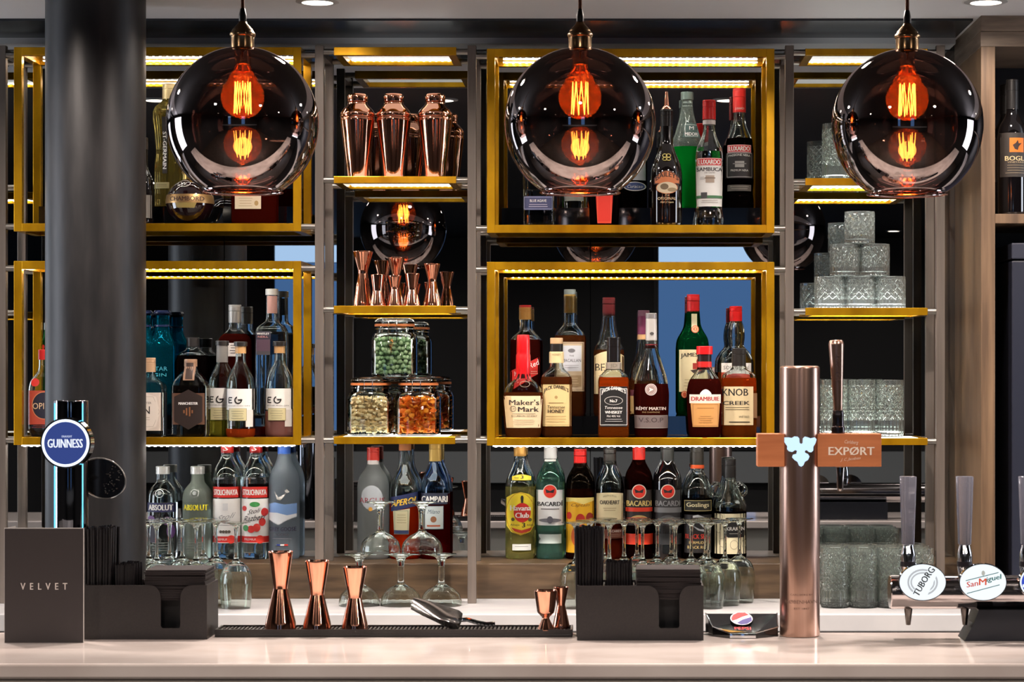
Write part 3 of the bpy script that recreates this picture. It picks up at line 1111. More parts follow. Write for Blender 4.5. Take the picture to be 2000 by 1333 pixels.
def d(dc):
    dc.r(1083, 665, 1141, 761, (196, 176, 146)); dc.o(1085, 667, 1139, 759, 1, (120, 98, 66)); dc.r(1097, 672, 1136, 722, (204, 208, 214)); dc.t(1117, 701, 36, 6, 'MACALLAN', (46, 46, 54)); dc.t(1117, 692, 9, 3, 'THE', (46, 46, 54)); dc.e(1117, 682, 7, 4, (120, 120, 124)); dc.lines(1100, 710, 1134, 2, 4, (140, 140, 146)); dc.r(1088, 730, 1136, 752, (156, 132, 98)); dc.lines(1092, 735, 1132, 3, 5, (206, 186, 150), 0.8)
bottle('tall single malt bottle with gold foil and pale grey label', 1113, ZB, rz, straight(30, 808, 655, 12, 575, 630), clearL, whisky, 652, cap=(562, 572, 11.5, (130, 140, 138), 0.4), caps=[(572, 608, 11.8, (196, 160, 88), 0.5)], decals=d, group=gU)


def d(dc):
    dc.a(1161, 692, 1219, 766, (222, 204, 158), 9); dc.t(1188, 714, 50, 15, "BELL'S", (44, 34, 30)); dc.lines(1168, 730, 1212, 5, 6, (150, 124, 84), 0.9)
bottle('scotch bottle with maroon screw cap and cream arched label', 1189, ZB, rz, [(28, 808), (30, 804), (30, 690), (29, 676), (20, 664), (19, 656), (15, 640), (12.5, 614), (12, 580)], clearL, whisky, 680, cap=(578, 614, 12.5, (110, 34, 38), 0.2), decals=d, group=gU)


def d(dc):
    dc.r(1231, 770, 1282, 805, (196, 160, 104)); dc.r(1231, 758, 1282, 770, (96, 40, 56))
bottle('second cognac bottle with purple foil behind the silver foiled one', 1257, ZB, rz, [(28, 808), (29, 804), (29, 745), (24, 715), (14, 690), (11, 665), (10.5, 605)], clearL, whisky, 740, cap=(603, 614, 11.5, (120, 84, 100), 0.4), caps=[(614, 650, 11.8, (104, 40, 72)), (650, 660, 11.8, (196, 156, 110))], decals=d, group=gU)


def d(dc):
    dc.r(1350, 610, 1361, 640, (222, 210, 170)); dc.e(1357, 640, 7.5, 7.5, (196, 84, 50)); dc.ring(1357, 640, 5.5, 5.5, 1, (232, 200, 150)); dc.t(1357, 640, 3, 6, '3', (232, 200, 150))
    dc.r(1326, 680, 1384, 762, (226, 212, 168)); dc.t(1355, 693, 52, 10, 'JAMESON', (44, 38, 30), bend=2, bold=0.02); dc.r(1352, 706, 1372, 718, (160, 44, 32)); dc.e(1362, 703, 3, 5, (160, 44, 32)); dc.poly([(1347, 720), (1378, 716), (1374, 724), (1354, 726)], (50, 36, 30)); dc.lines(1332, 738, 1378, 4, 6, (150, 130, 90), 0.8); dc.e(1336, 767, 6, 7, (206, 84, 50)); dc.ring(1336, 767, 4.5, 5.5, 1, (232, 200, 150))
bottle('green Irish whiskey bottle with red cap and cream label', 1354, ZB, rz, [(29, 808), (31, 804), (31, 675), (29, 658), (19, 642), (14.5, 632), (12.5, 606), (12, 574)], glass((40, 150, 80), body=(8, 84, 44), amt=0.35), solid=True, cap=(572, 608, 12.6, (186, 30, 34), 0, 0.3), decals=d, group=gU)


def d(dc):
    dc.r(1408, 706, 1466, 724, (226, 224, 218)); dc.t(1436, 715, 48, 7, 'SOUTHERN', (60, 56, 54)); dc.r(1408, 724, 1466, 760, (170, 60, 40))
bottle('bulb necked ribbed liqueur bottle with red cap behind the bourbon', 1437, ZB, rz, [(32, 808), (35, 804), (35, 715), (34, 698), (24, 682), (15, 674), (18, 655), (16, 635), (11.5, 624), (11.5, 598)], clearL, amber, 724, cap=(595, 624, 12.5, (214, 28, 28), 0, 0.3), decals=d, group=gU, ribs=(24, 0.012, 20), seg=64)

# ---- lower left case
fz, rz, _ = cases['LL']
gU = 'gin bottles in the lower left gold case'


def d(dc):
    dc.r(58, 756, 118, 822, (176, 70, 52)); dc.e(92, 785, 24, 27, (30, 30, 48)); dc.ring(92, 785, 24, 27, 1.5, (206, 130, 90)); dc.t(92, 786, 44, 12, 'OPIHR', (222, 190, 150)); dc.e(74, 740, 9, 8, (200, 40, 34)); dc.lines(66, 824, 112, 2, 3, (150, 60, 40))
bottle('rounded spiced gin bottle with red label beside the dark column', 88, ZA, fz, [(24, 846), (31, 834), (31, 752), (27, 735), (16, 722), (12, 712), (12, 690)], clearL, clearL, 756, n=3, dep=0.8, cap=(676, 696, 13, (190, 40, 40)), decals=d, group=gU)
bottle('green gin bottle with red seal half hidden by the dark column', 99, ZB, rz, [(22, 808), (24, 804), (24, 700), (20, 672), (14, 655), (12, 640)], glass((90, 190, 110), body=(20, 96, 50), amt=0.3), solid=True, cap=(628, 642, 13, (150, 160, 150), 0.5), decals=lambda dc: (dc.e(88, 676, 4, 5, (220, 40, 30)), dc.r(80, 686, 118, 700, (214, 200, 176))), group=gU)


def blue(cx, nm):
    def ex(t, X, Z, zz, k):
        bm = B()
        lathe(bm, [(0, zz(614)), (11 * k, zz(614)), (16.5 * k, zz(610)), (16.5 * k, zz(607)), (14 * k, zz(604)), (0, zz(604))], (X, Z), 24)
        lathe(bm, [(0, zz(636)), (15 * k, zz(636)), (15 * k, zz(633)), (13 * k, zz(632)), (0, zz(632))], (X, Z), 24)
        obj('stopper', bm, flat((24, 34, 66), 0.25), t)

    def d(dc):
        dc.t(cx, 718, 30, 8, 'STAR', (60, 150, 170)); dc.t(cx, 730, 26, 6, 'GIN', (60, 150, 170))
    return bottle(nm, cx, ZB, rz, [(23, 808), (25, 804), (25, 680), (23, 668), (15, 648), (13, 638), (13.5, 614)], glass((30, 160, 190), body=(6, 92, 112), amt=0.35), solid=True, n=4, decals=d, group=gU, extra=ex)
blue(281, 'teal glass gin bottle half hidden behind the column edge')
blue(317, 'teal glass gin bottle standing clear right of the column')


def d(dc):
    dc.r(262, 762, 322, 836, (206, 192, 178)); dc.poly([(268, 800), (274, 770), (292, 764), (310, 770), (317, 800), (310, 828), (292, 834), (274, 828)], (220, 208, 194)); dc.ring(292, 799, 25, 34, 0.8, (170, 156, 140), 6)
    dc.t(281, 782, 40, 4, 'MANCHESTER', (110, 100, 90)); dc.t(281, 796, 34, 15, 'GIN', (40, 36, 34)); dc.lines(275, 810, 300, 2, 4, (170, 156, 140))
bottle('square clear gin bottle with pale stone coloured label', 292, ZA, fz, [(28, 848), (31, 845), (31, 752), (28, 744), (16, 735), (11, 728), (11, 702)], clearL, clearL, 762, n=8, dep=0.8, cap=(694, 722, 12, (186, 150, 116)), decals=d, group=gU, rad=4)


def d(dc):
    dc.r(341, 763, 404, 824, (92, 60, 40)); dc.poly([(345, 770), (373, 756), (400, 770), (400, 818), (373, 834), (345, 818)], (40, 27, 22)); dc.t(372.5, 783, 37, 5, 'MANCHESTER', W, bold=0.04)
    dc.r(368, 792, 371, 806, (130, 84, 52)); dc.r(374, 790, 377, 808, (130, 84, 52)); dc.r(363, 796, 366, 802, (130, 84, 52)); dc.r(379, 796, 382, 802, (130, 84, 52))
    dc.r(362, 702, 384, 738, (150, 116, 92)); dc.r(366, 704, 380, 736, (60, 42, 34))
bottle('square gin bottle with dark brown hexagonal label', 372.5, ZA, fz, [(31, 848), (34, 845), (34, 750), (31, 740), (22, 728), (12.5, 718), (12, 702)], clearL, glass((244, 238, 226)), 748, n=8, dep=0.75, cap=(697, 711, 12.6, (168, 132, 104)), decals=d, group=gU, rad=4)
bottle('black capped dark flask behind the brown labelled gin', 377, ZB, rz, [(29, 808), (31, 804), (31, 700), (28, 690), (16, 682), (12, 676), (12, 662)], clearL, blackish, 692, n=5, dep=0.8, cap=(657, 675, 12.5, (46, 44, 44)), group=gU, rad=4)


def eg(cx, Z, nm, liqc, lev, sleeve=None):
    def d(dc):
        dc.r(cx - 28, 756, cx + 28, 797, W); dc.r(cx + 14, 797, cx + 26, 830, (220, 214, 206))
        dc.r(cx - 20, 772, cx - 12, 774.2, BK); dc.r(cx - 20, 777, cx - 13.5, 779.2, BK); dc.r(cx - 20, 782, cx - 12, 784.2, BK); dc.r(cx - 20.5, 774, cx - 18.5, 784, BK)
        dc.ring(cx, 778, 7.5, 7.5, 2.4, BK); dc.r(cx - 2, 770, cx + 9, 776, W); dc.r(cx, 776.5, cx + 8, 779, BK)
        dc.t(cx, 789, 42, 2.2, 'EDINBURGH GIN', (90, 90, 90)); dc.r(cx - 19, 794, cx + 16, 818, (206, 196, 150)); dc.o(cx - 19, 794, cx + 16, 818, 0.7, (150, 140, 100)); dc.lines(cx - 15, 799, cx + 12, 4, 4.6, (150, 146, 120), 1.0)
    caps = [(672, 687, 10.6, (206, 160, 104))] if not sleeve else [(672, 706, 11.2, sleeve)]
    return bottle(nm, cx, Z, fz, [(25, 850), (28, 846), (28, 750), (25, 733), (16, 716), (10, 706), (9.6, 684)], clearL, liqc, lev, cap=(664, 673, 13, (38, 34, 32)), caps=caps, decals=d, group=gU)
eg(434, ZA + 0.043, 'pale yellow liqueur bottle with grey neck sleeve, white label', glass((240, 232, 110), 1.4, body=(206, 196, 66), amt=0.3), 770, (128, 126, 122))
eg(470, ZA - 0.025, 'nearly empty orange liqueur bottle with cork stopper', glass((240, 110, 50), 1.4, body=(216, 84, 34), amt=0.4), 834)
eg(546, ZA, 'pale pink liqueur bottle with cork stopper at the case corner', glass((246, 196, 186), 1.4, body=(226, 160, 150), amt=0.35), 800)


def d(dc):
    dc.r(449, 668, 478, 694, (214, 206, 198)); dc.lines(452, 672, 476, 4, 5, (60, 40, 40), 1.2)
bottle('dark red liqueur bottle with silver screw cap and white label', 459, ZB, rz, straight(31, 808, 665, 12, 598, 640), clearL, darkred, 650, n=4, dep=0.85, cap=(593, 628, 12.4, (176, 174, 170), 0.5), decals=d, group=gU)


def d(dc):
    dc.r(504, 645, 533, 661, (40, 36, 52)); dc.t(518, 650, 24, 4, 'WHITLEY', W, bold=0.02); dc.t(518, 656, 20, 3.6, 'NEILL', (220, 150, 140)); dc.r(505, 661, 532, 684, (86, 62, 76)); dc.r(505, 684, 532, 691, (70, 66, 70)); dc.r(523, 576, 542, 610, (186, 140, 130))
bottle('tall square clear bottle with pink neck and dark label', 531, ZB, rz, [(28, 808), (30, 804), (30, 648), (27, 638), (13, 626), (11.5, 618), (11, 572)], clearL, clearL, 646, n=8, dep=0.9, cap=(562, 574, 12.5, (196, 194, 190), 0.4), decals=d, group=gU, rad=4)

# ---- upper left case
fz, rz, _ = cases['UL']
gU = 'bottles in the upper left gold case'


def d(dc):
    dc.r(322, 225, 332, 335, (40, 36, 34)); dc.t(327, 290, 72, 7, 'ST-GERMAIN', W, rot=-90, bold=0.03); dc.r(304, 352, 336, 364, (150, 140, 96)); dc.lines(308, 356, 334, 2, 3, (90, 80, 50))
bottle('tall fluted elderflower liqueur bottle of pale gold', 333, ZB, rz, [(27, 403), (30, 399), (30, 320), (27, 290), (31, 240), (34, 218), (30, 204), (18, 194), (14, 186), (14, 175)], glass((238, 226, 160), body=(196, 176, 96), amt=0.16), solid=True, n=3, dep=0.9, cap=(158, 188, 15.5, (196, 176, 130), 0.6), decals=d, group=gU, ribs=(10, 0.03, 20), seg=80)


def ex(t, X, Z, zz, k):
    bm = B()
    lathe(bm, [(0, zz(345)), (13 * k, zz(345)), (13 * k, zz(336)), (16 * k, zz(330)), (10 * k, zz(322)), (0, zz(320))], (X, Z), 24)
    obj('crown_stopper', bm, flat((176, 140, 70), 0.3, 0.8), t)
    bm = B()
    r = 46 * k
    zc = zz(389)
    pr = []
    for i in range(9):
        z = zz(392) + (zz(375) - zz(392)) * i / 8
        pr.append((math.sqrt(max(r * r - (z - zc) ** 2, 0)) + 0.0012, z))
    lathe(bm, pr, (X, Z), 40, cap0=False, cap1=False)
    obj('belt', bm, flat((176, 140, 92), 0.35, 0.7), t)


def d(dc):
    dc.n = 6
    dc.t(372, 384, 66, 8.5, 'CHAMBORD', (60, 30, 22), bold=0.02); dc.ring(365, 354, 13, 7, 1.1, (190, 180, 170)); dc.t(365, 354, 12, 5, 'W', (214, 206, 196)); dc.poly([(350, 392), (392, 392), (388, 402), (354, 402)], (150, 130, 70))
pr = [(16, 432), (17, 430)] + [(46 * math.sin(a * PI / 20), 389 + 46 * math.cos(a * PI / 20)) for a in range(3, 18)] + [(13, 345), (12, 338)]
bottle('ball shaped black raspberry liqueur bottle with gold belt', 371, ZA, fz, pr, flat((28, 12, 14), 0.05, 0, 0, 1.0), solid=True, decals=d, group=gU, extra=ex, rad=1.5, seg=40)


def d(dc):
    dc.r(463, 376, 514, 403, (204, 188, 158)); dc.e(505, 392, 4, 5, (160, 130, 80)); dc.lines(468, 382, 500, 4, 5, (150, 130, 96), 0.8)
bottle('broad square amber liqueur bottle below the left globe', 498, ZA, fz, [(42, 432), (44, 428), (44, 330), (38, 312), (14, 296), (13, 262)], clearL, glass((130, 40, 22), 1.4, body=(96, 22, 12), amt=0.35), 330, n=7, dep=0.6, cap=(246, 270, 15, (60, 40, 26)), decals=d, group=gU, rad=5)
bottle('slim dark bottle at the edge of the black column', 278, ZA, fz, straight(21, 432, 350, 10, 270, 320), flat((16, 14, 14), 0.06, 0, 0, 1.0), solid=True, cap=(262, 285, 11, (60, 50, 40)), decals=lambda dc: dc.r(262, 375, 298, 420, (120, 116, 110)), group=gU)

# ---- bottom row on the wooden ledge
ZL = 5.772
gU = 'spirit bottles on the wooden ledge'


def absolut(cx, nm, gl, col, band, blobs):
    def d(dc):
        if band:
            dc.r(cx - 28, 985, cx + 28, 1003, band)
        dc.t(cx, 994, 47, 11, 'ABSOLUT', col, bold=0.045); dc.ring(cx - 1, 967, 8.5, 8, 1.2, (206, 210, 206)); dc.e(cx - 1, 966, 4, 4, (150, 154, 152))
        for (x, y, rx, ry, c) in blobs:
            dc.e(cx + x, y, rx, ry, c)
        dc.lines(cx - 20, 1062, cx + 20, 4, 5, (110, 114, 110), 0.9)
    return bottle(nm, cx, ZL, LZ, [(26, 1095), (29, 1091), (29.5, 980), (28, 964), (18, 951), (13, 946), (12, 930)], gl, clearL if band else gl, 985, cap=(915, 930, 13.6, (196, 196, 192), 0.5, 0.3), decals=d, group=gU)
absolut(318, 'clear vodka bottle with navy band and purple splashes', clearL, W, (44, 44, 84), [(-18, 1016, 8, 6, (110, 80, 130)), (14, 1020, 9, 8, (120, 84, 140)), (20, 1040, 7, 14, (104, 70, 130)), (-14, 1045, 12, 18, (36, 32, 46))])
frost = glass((232, 240, 230), 1.45, 0.35, body=(190, 202, 190), amt=0.35)
absolut(386, 'frosted lemon vodka bottle with yellow lettering', frost, (238, 222, 40), None, [])


def stoli(cx, nm, berry):
    def d(dc):
        dc.r(cx - 27, 954, cx + 27, 975, (206, 40, 30)); dc.t(cx, 964.5, 46, 11, 'STOLICHNAYA', W, bold=0.04)
        dc.r(cx - 27, 977, cx + 27, 1063, (230, 228, 224)); dc.r(cx - 27, 1050, cx + 27, 1062, (204, 36, 30)); dc.t(cx - 6, 1056, 26, 4, 'PREMIUM', W); dc.e(cx + 12, 1056, 8, 8, (226, 54, 40))
        if berry:
            dc.e(cx + 2, 988, 10, 5, (60, 140, 70)); dc.e(cx - 19, 996, 5, 5, (206, 50, 46)); dc.e(cx + 20, 1003, 6, 8, (206, 44, 40)); dc.e(cx + 16, 1022, 6, 8, (214, 50, 44))
            dc.e(cx - 5, 1036, 8, 7, (214, 50, 44)); dc.e(cx + 6, 1033, 7, 8, (220, 60, 50)); dc.e(cx - 16, 1034, 6, 6, (50, 130, 66)); dc.t(cx + 1, 1001, 26, 9, 'Stoli', (40, 36, 36), shear=0.5, slope=5); dc.t(cx + 1, 1014, 44, 11, 'Razberi', (40, 36, 36), shear=0.5, slope=6)
        else:
            dc.r(cx - 4, 986, cx + 6, 1000, (206, 206, 206)); dc.t(cx + 2, 1012, 36, 10, 'Stoli', (150, 150, 150), shear=0.5, slope=8); dc.lines(cx - 16, 1028, cx + 18, 1, 3, (120, 120, 120)); [dc.e(cx - 8 + 5.5 * i, 1041, 2.9, 2.9, (86, 76, 66)) for i in range(4)]
        dc.t(cx, 880, 14, 8, 'S', W, shear=0.3)
    return bottle(nm, cx, ZL, LZ, [(26, 1095), (28, 1091), (28, 936), (25, 920), (15, 904), (12.5, 896), (12, 858)], clearL, clearL, 935, cap=(853, 889, 12.4, (216, 34, 28), 0, 0.3), decals=d, group=gU)
stoli(444, 'clear vodka bottle with red cap and plain white label', False)
stoli(500, 'raspberry vodka bottle with berries drawn on its label', True)


def d(dc):
    dc.poly([(527, 988), (540, 984), (560, 988), (582, 986), (582, 1006), (565, 1009), (545, 1004), (527, 1004)], (120, 156, 208)); dc.poly([(527, 1004), (545, 1004), (565, 1009), (582, 1006), (582, 1012), (566, 1018), (548, 1028), (527, 1018)], (226, 230, 234))
    dc.poly([(540, 962), (548, 974), (560, 968), (566, 960), (560, 972), (552, 980), (545, 978)], W); dc.poly([(560, 962), (564, 958), (570, 964), (565, 966)], W); dc.t(555, 1036, 52, 8, 'GREY GOOSE', (70, 62, 92), bold=0.01); dc.t(555, 1046.5, 28, 5, 'VODKA', (110, 104, 120)); dc.lines(536, 1054, 574, 1, 3, (140, 140, 150)); dc.r(545, 1065, 552, 1068, (40, 60, 140)); dc.r(552, 1065, 560, 1068, W); dc.r(560, 1065, 567, 1068, (200, 50, 40))
bottle('tall frosted vodka bottle with blue cap and mountain picture', 555, ZL, LZ, [(28, 1095), (30, 1091), (30, 945), (27, 928), (17, 908), (12.5, 895), (12, 858)], glass((228, 236, 242), 1.45, 0.3, body=(176, 190, 202), amt=0.4), solid=True, cap=(852, 892, 12.6, (46, 100, 196), 0, 0.3), decals=d, group=gU)


def d(dc):
    dc.e(729, 975, 21, 24, (176, 180, 184)); dc.t(729, 980, 50, 10, 'ARGUS', (150, 44, 50)); dc.e(727, 997, 4, 4, (206, 150, 60)); dc.r(719, 903, 740, 911, (224, 214, 208))
bottle('frosted vodka bottle with red cap and grey round print', 729, ZL, LZ, [(28, 1095), (31, 1091), (31, 950), (27, 934), (16, 920), (12, 912), (11.5, 880)], glass((232, 234, 232), 1.45, 0.3, body=(186, 190, 188), amt=0.42), solid=True, cap=(878, 904, 12.3, (214, 56, 42)), decals=d, group=gU)


def d(dc):
    dc.poly([(762, 975), (822, 963), (822, 990), (762, 1003)], (34, 44, 88)); dc.t(791, 983, 50, 12, 'APEROL', (240, 196, 60), shear=0.3, slope=9, bold=0.03)
    dc.poly([(770, 1001), (803, 996), (801, 1046), (772, 1046)], (206, 196, 156)); dc.o(773, 1000, 800, 1043, 0.8, (110, 130, 110)); dc.lines(777, 1008, 797, 4, 5, (140, 130, 90), 0.8); dc.r(772, 1038, 801, 1045, (44, 54, 90))
orange = glass((240, 84, 22), 1.4, body=(206, 54, 14), amt=0.45)
bottle('orange aperitif bottle with slanted navy banner label', 791, ZL, LZ, [(27, 1095), (30, 1091), (30, 962), (27, 946), (16, 925), (12, 912), (11, 876)], clearL, orange, 985, cap=(860, 884, 12, (180, 110, 60)), decals=d, group=gU)


def d(dc):
    dc.r(823, 966, 878, 988, (44, 50, 70)); dc.t(850, 978, 50, 12, 'CAMPARI', W, bold=0.04); dc.r(831, 991, 868, 1036, (206, 216, 214)); dc.t(849, 1002, 24, 8, 'Milano', (60, 90, 110), shear=0.4); dc.e(849, 1017, 6, 6, (150, 100, 70)); dc.r(836, 1028, 862, 1031, (190, 90, 50)); dc.o(831, 991, 868, 1036, 0.8, (110, 130, 140))
bottle('deep red bitter bottle with gold cap and pale blue label', 850, ZL, LZ, [(27, 1095), (29, 1091), (29, 960), (26, 940), (16, 920), (12, 908), (11.5, 872)], glass((226, 238, 250)), glass((150, 14, 20), 1.4, body=(96, 8, 12), amt=0.4), 968, cap=(868, 905, 12.3, (200, 166, 90), 0.4), decals=d, group=gU)


def d(dc):
    ye = (240, 214, 52)
    dc.poly([(990, 975), (1002, 968), (1018, 964), (1034, 968), (1044, 976), (1044, 1030), (1036, 1042), (1018, 1048), (1000, 1042), (990, 1030)], ye); dc.ring(1017, 1006, 28, 41, 1, (190, 120, 40)); dc.e(1021, 1004, 16.5, 19, (206, 36, 28))
    dc.t(1018, 995, 40, 10, 'Havana', W, bold=0.05); dc.t(1021, 1009, 26, 10, 'Club', W, bold=0.05); dc.poly([(1019, 985), (1018, 974), (1024, 974), (1023, 985)], (40, 36, 30)); dc.e(1021, 973, 2.4, 2.4, (40, 36, 30)); dc.e(1003, 1017, 3.5, 3.5, (90, 80, 40)); dc.e(1036, 1018, 3.5, 3.5, (90, 80, 40))
    dc.t(1007, 1028, 18, 5, 'Añejo', (50, 44, 30)); dc.t(1024, 1028, 6, 9, '3', (30, 26, 24), bold=0.03); dc.t(1036, 1028, 12, 4, 'Años', (50, 44, 30)); dc.poly([(1000, 1033), (1020, 1038), (1040, 1033), (1036, 1040), (1020, 1044), (1006, 1040)], (196, 60, 40))
    dc.a(1001, 934, 1038, 941, ye, 4); dc.t(1021, 935, 5, 6.5, '3', (40, 36, 30), bold=0.03); dc.lines(1004, 936, 1016, 1, 3, (90, 80, 40)); dc.r(1002, 1065, 1038, 1077, (214, 218, 214)); dc.lines(1006, 1069, 1034, 1, 3, (130, 130, 130))
bottle('pale rum bottle with yellow label and red disc, leftmost in right bay', 1016, ZL, LZ, [(27, 1095), (29, 1091), (29, 950), (26, 938), (16, 918), (12, 904), (11.5, 870)], clearL, glass((250, 246, 190), 1.4, body=(226, 220, 140), amt=0.2), 954, cap=(868, 895, 12.5, (200, 150, 74), 0.4), decals=d, group=gU)


def bacardi(cx, nm, gl, liq, lev, capc, cols, label2):
    lab, txt = cols

    def d(dc):
        dc.r(cx - 27, 960, cx + 27, 1029, lab)
        dc.e(cx, 963, 14, 14, (226, 216, 200)); dc.e(cx, 963, 12.4, 12.4, (216, 52, 34)); dc.poly([(cx - 9, 958), (cx, 962), (cx + 9, 958), (cx + 7, 966), (cx, 965), (cx - 7, 966)], (40, 30, 34))
        dc.t(cx, 986, 48, 10.5, 'BACARDÍ' if label2 == 0 else 'BACARDI', txt, bold=0.03)
        if label2 == 0:
            dc.lines(cx - 20, 996, cx + 20, 1, 3, (120, 120, 120), 2); dc.e(cx, 1019, 22, 4, (110, 110, 118)); dc.e(cx, 1018, 6, 7, (90, 90, 100)); dc.r(cx - 22, 1046, cx + 22, 1064, (186, 200, 196))
            dc.poly([(cx - 22, 1050), (cx - 18, 1055), (cx - 22, 1060)], (90, 100, 96))
            dc.r(cx - 11, 901, cx + 11, 905, W)
        elif label2 == 1:
            dc.r(cx - 26, 994, cx + 26, 1002, (214, 56, 32)); dc.e(cx, 1018, 18, 9, (190, 156, 96)); dc.r(cx - 27, 1045, cx + 27, 1066, (222, 60, 32))
        else:
            dc.r(cx - 26, 994, cx + 26, 1004, (120, 120, 122)); dc.e(cx, 1018, 16, 9, (96, 98, 100)); dc.r(cx - 27, 1045, cx + 27, 1066, (44, 46, 48))
    return bottle(nm, cx, ZL, LZ, [(26, 1095), (28, 1091), (28, 948), (26, 932), (17, 916), (12, 906), (11.5, 870)], gl, liq, lev, cap=capc, decals=d, group=gU, solid=(lev is None))
bacardi(1075, 'white rum bottle of greenish glass with white label', glass((214, 242, 232), body=(120, 176, 160), amt=0.12), glass((200, 236, 224), 1.4, body=(120, 170, 154), amt=0.25), 945, (866, 900, 12.4, (206, 206, 204)), ((224, 226, 226), (30, 30, 36)), 0)


def d(dc):
    dc.r(1106, 975, 1160, 1082, (232, 176, 30)); dc.poly([(1106, 984), (1120, 982), (1140, 988), (1160, 981), (1160, 975), (1106, 975)], (226, 206, 120)); dc.t(1134, 990, 36, 8, 'Captain', (120, 70, 30), shear=0.5); dc.e(1112, 1010, 5, 7, (196, 40, 26)); dc.e(1134, 1018, 9, 12, (190, 44, 30)); dc.e(1152, 1014, 7, 10, (150, 36, 30)); dc.e(1128, 1050, 12, 20, (206, 96, 30))
bottle('dark spiced rum bottle with red cap and yellow label', 1133, ZL, LZ, [(26, 1095), (28.5, 1091), (28.5, 955), (26, 938), (17, 922), (12.5, 914), (12, 884)], glass((110, 100, 86), body=(30, 22, 16), amt=0.3), glass((96, 44, 22), 1.4, body=(54, 22, 12), amt=0.4), 958, cap=(881, 919, 12.5, (222, 34, 30), 0, 0.3), decals=d, group=gU)


def d(dc):
    dc.r(1165, 967, 1217, 1018, (222, 208, 166)); dc.a(1165, 967, 1217, 970, (222, 208, 166), 2); dc.t(1191, 984, 38, 8, 'OAKHEART', (52, 44, 36), bold=0.02); dc.t(1191, 973, 26, 3, 'SMOOTH & SPICED', (110, 96, 70), bend=2); dc.lines(1176, 995, 1206, 2, 4, (140, 120, 84)); dc.r(1163, 1036, 1219, 1054, (104, 52, 36)); dc.t(1200, 1040, 26, 4, 'BACARDI', W); dc.lines(1186, 1046, 1214, 2, 3, (170, 140, 120), 0.8)
bottle('spiced rum bottle with black cap and kraft cream label', 1191, ZL, LZ, [(26, 1095), (28, 1091), (28, 960), (26, 942), (16, 920), (12.5, 910), (12, 882)], clearL, glass((150, 56, 30), 1.4, body=(110, 34, 16), amt=0.35), 1022, cap=(878, 912, 12.5, (50, 48, 44)), decals=d, group=gU)
drum = glass((70, 22, 16), 1.45, body=(34, 10, 8), amt=0.4)
bacardi(1248, 'dark rum bottle with red cap and golden lettering', drum, drum, None, (866, 902, 12.4, (222, 40, 30)), ((38, 30, 28), (222, 196, 120)), 1)
bacardi(1304, 'black rum bottle with black cap and grey lettering', flat((16, 14, 16), 0.05, 0, 0, 1.0), None, None, (868, 905, 12.4, (52, 54, 52)), ((50, 48, 50), (140, 140, 142)), 2)


def d(dc):
    dc.r(1336, 980, 1389, 1001, (36, 34, 26)); dc.o(1336, 980, 1389, 1001, 1, (196, 180, 120)); dc.t(1362, 990, 44, 11, 'Goslings', (226, 214, 170), bold=0.02); dc.r(1336, 1008, 1389, 1082, (26, 24, 26)); dc.poly([(1352, 1010), (1362, 1008), (1378, 1014), (1378, 1042), (1362, 1038), (1352, 1030)], (196, 200, 204))
    dc.poly([(1358, 1012), (1364, 1024), (1376, 1036), (1366, 1036), (1354, 1030), (1356, 1020)], (20, 20, 22)); dc.t(1362, 1050, 48, 9, 'BLACK SEAL', (214, 66, 50), bold=0.03); dc.t(1362, 1062, 34, 5, 'BERMUDA', (214, 190, 120)); dc.t(1362, 1071, 40, 5.5, 'BLACK RUM', (214, 190, 120))
bottle('round shouldered rum bottle with orange ringed black cap', 1362, ZL, LZ, [(28, 1095), (30, 1091), (30, 975), (28.5, 955), (20, 936), (13, 928), (12, 912)], clearL, blackish, 976, cap=(872, 914, 12.6, (44, 40, 34)), caps=[(912, 919, 13.6, (206, 84, 40))], decals=d, group=gU)


def d(dc):
    dc.r(1393, 1006, 1458, 1084, (214, 206, 172)); dc.poly([(1416, 1022), (1452, 1022), (1455, 1026), (1455, 1048), (1450, 1052), (1420, 1052), (1415, 1048), (1415, 1026)], (26, 26, 28)); dc.t(1435, 1035, 36, 7, 'KRAKEN', W, bold=0.03); dc.lines(1420, 1044, 1450, 1, 3, (190, 190, 180))
    for (x, y, rx, ry) in ((1402, 1030, 5, 14), (1410, 1062, 7, 9), (1432, 1066, 8, 9), (1404, 1012, 6, 6), (1452, 1064, 5, 8)):
        dc.ring(x, y, rx, ry, 0.8, (130, 124, 100), 16)


def ex(t, X, Z, zz, k):
    for s in (-1, 1):
        bm = B()
        pts = []
        for i in range(20):
            a = 2 * PI * i / 20
            pts.append((X + s * 23 * k + 10 * k * math.cos(a), Z, zz(962) + 11.5 * k * math.sin(a)))
        tube(bm, pts, 2.7 * k, 10, closed=True)
        obj('ring_handle', bm, clearL, t)
bottle('clear black-capped rum jug with two ring handles', 1425, ZL, LZ, [(31, 1095), (33, 1091), (33, 1000), (32, 985), (24, 970), (15, 950), (12, 940), (11.5, 906)], glass((250, 253, 251)), blackish, 1002, cap=(900, 937, 12.4, (30, 28, 28)), decals=d, group=gU, extra=ex, ribs=(20, 0.012, 20), seg=64)

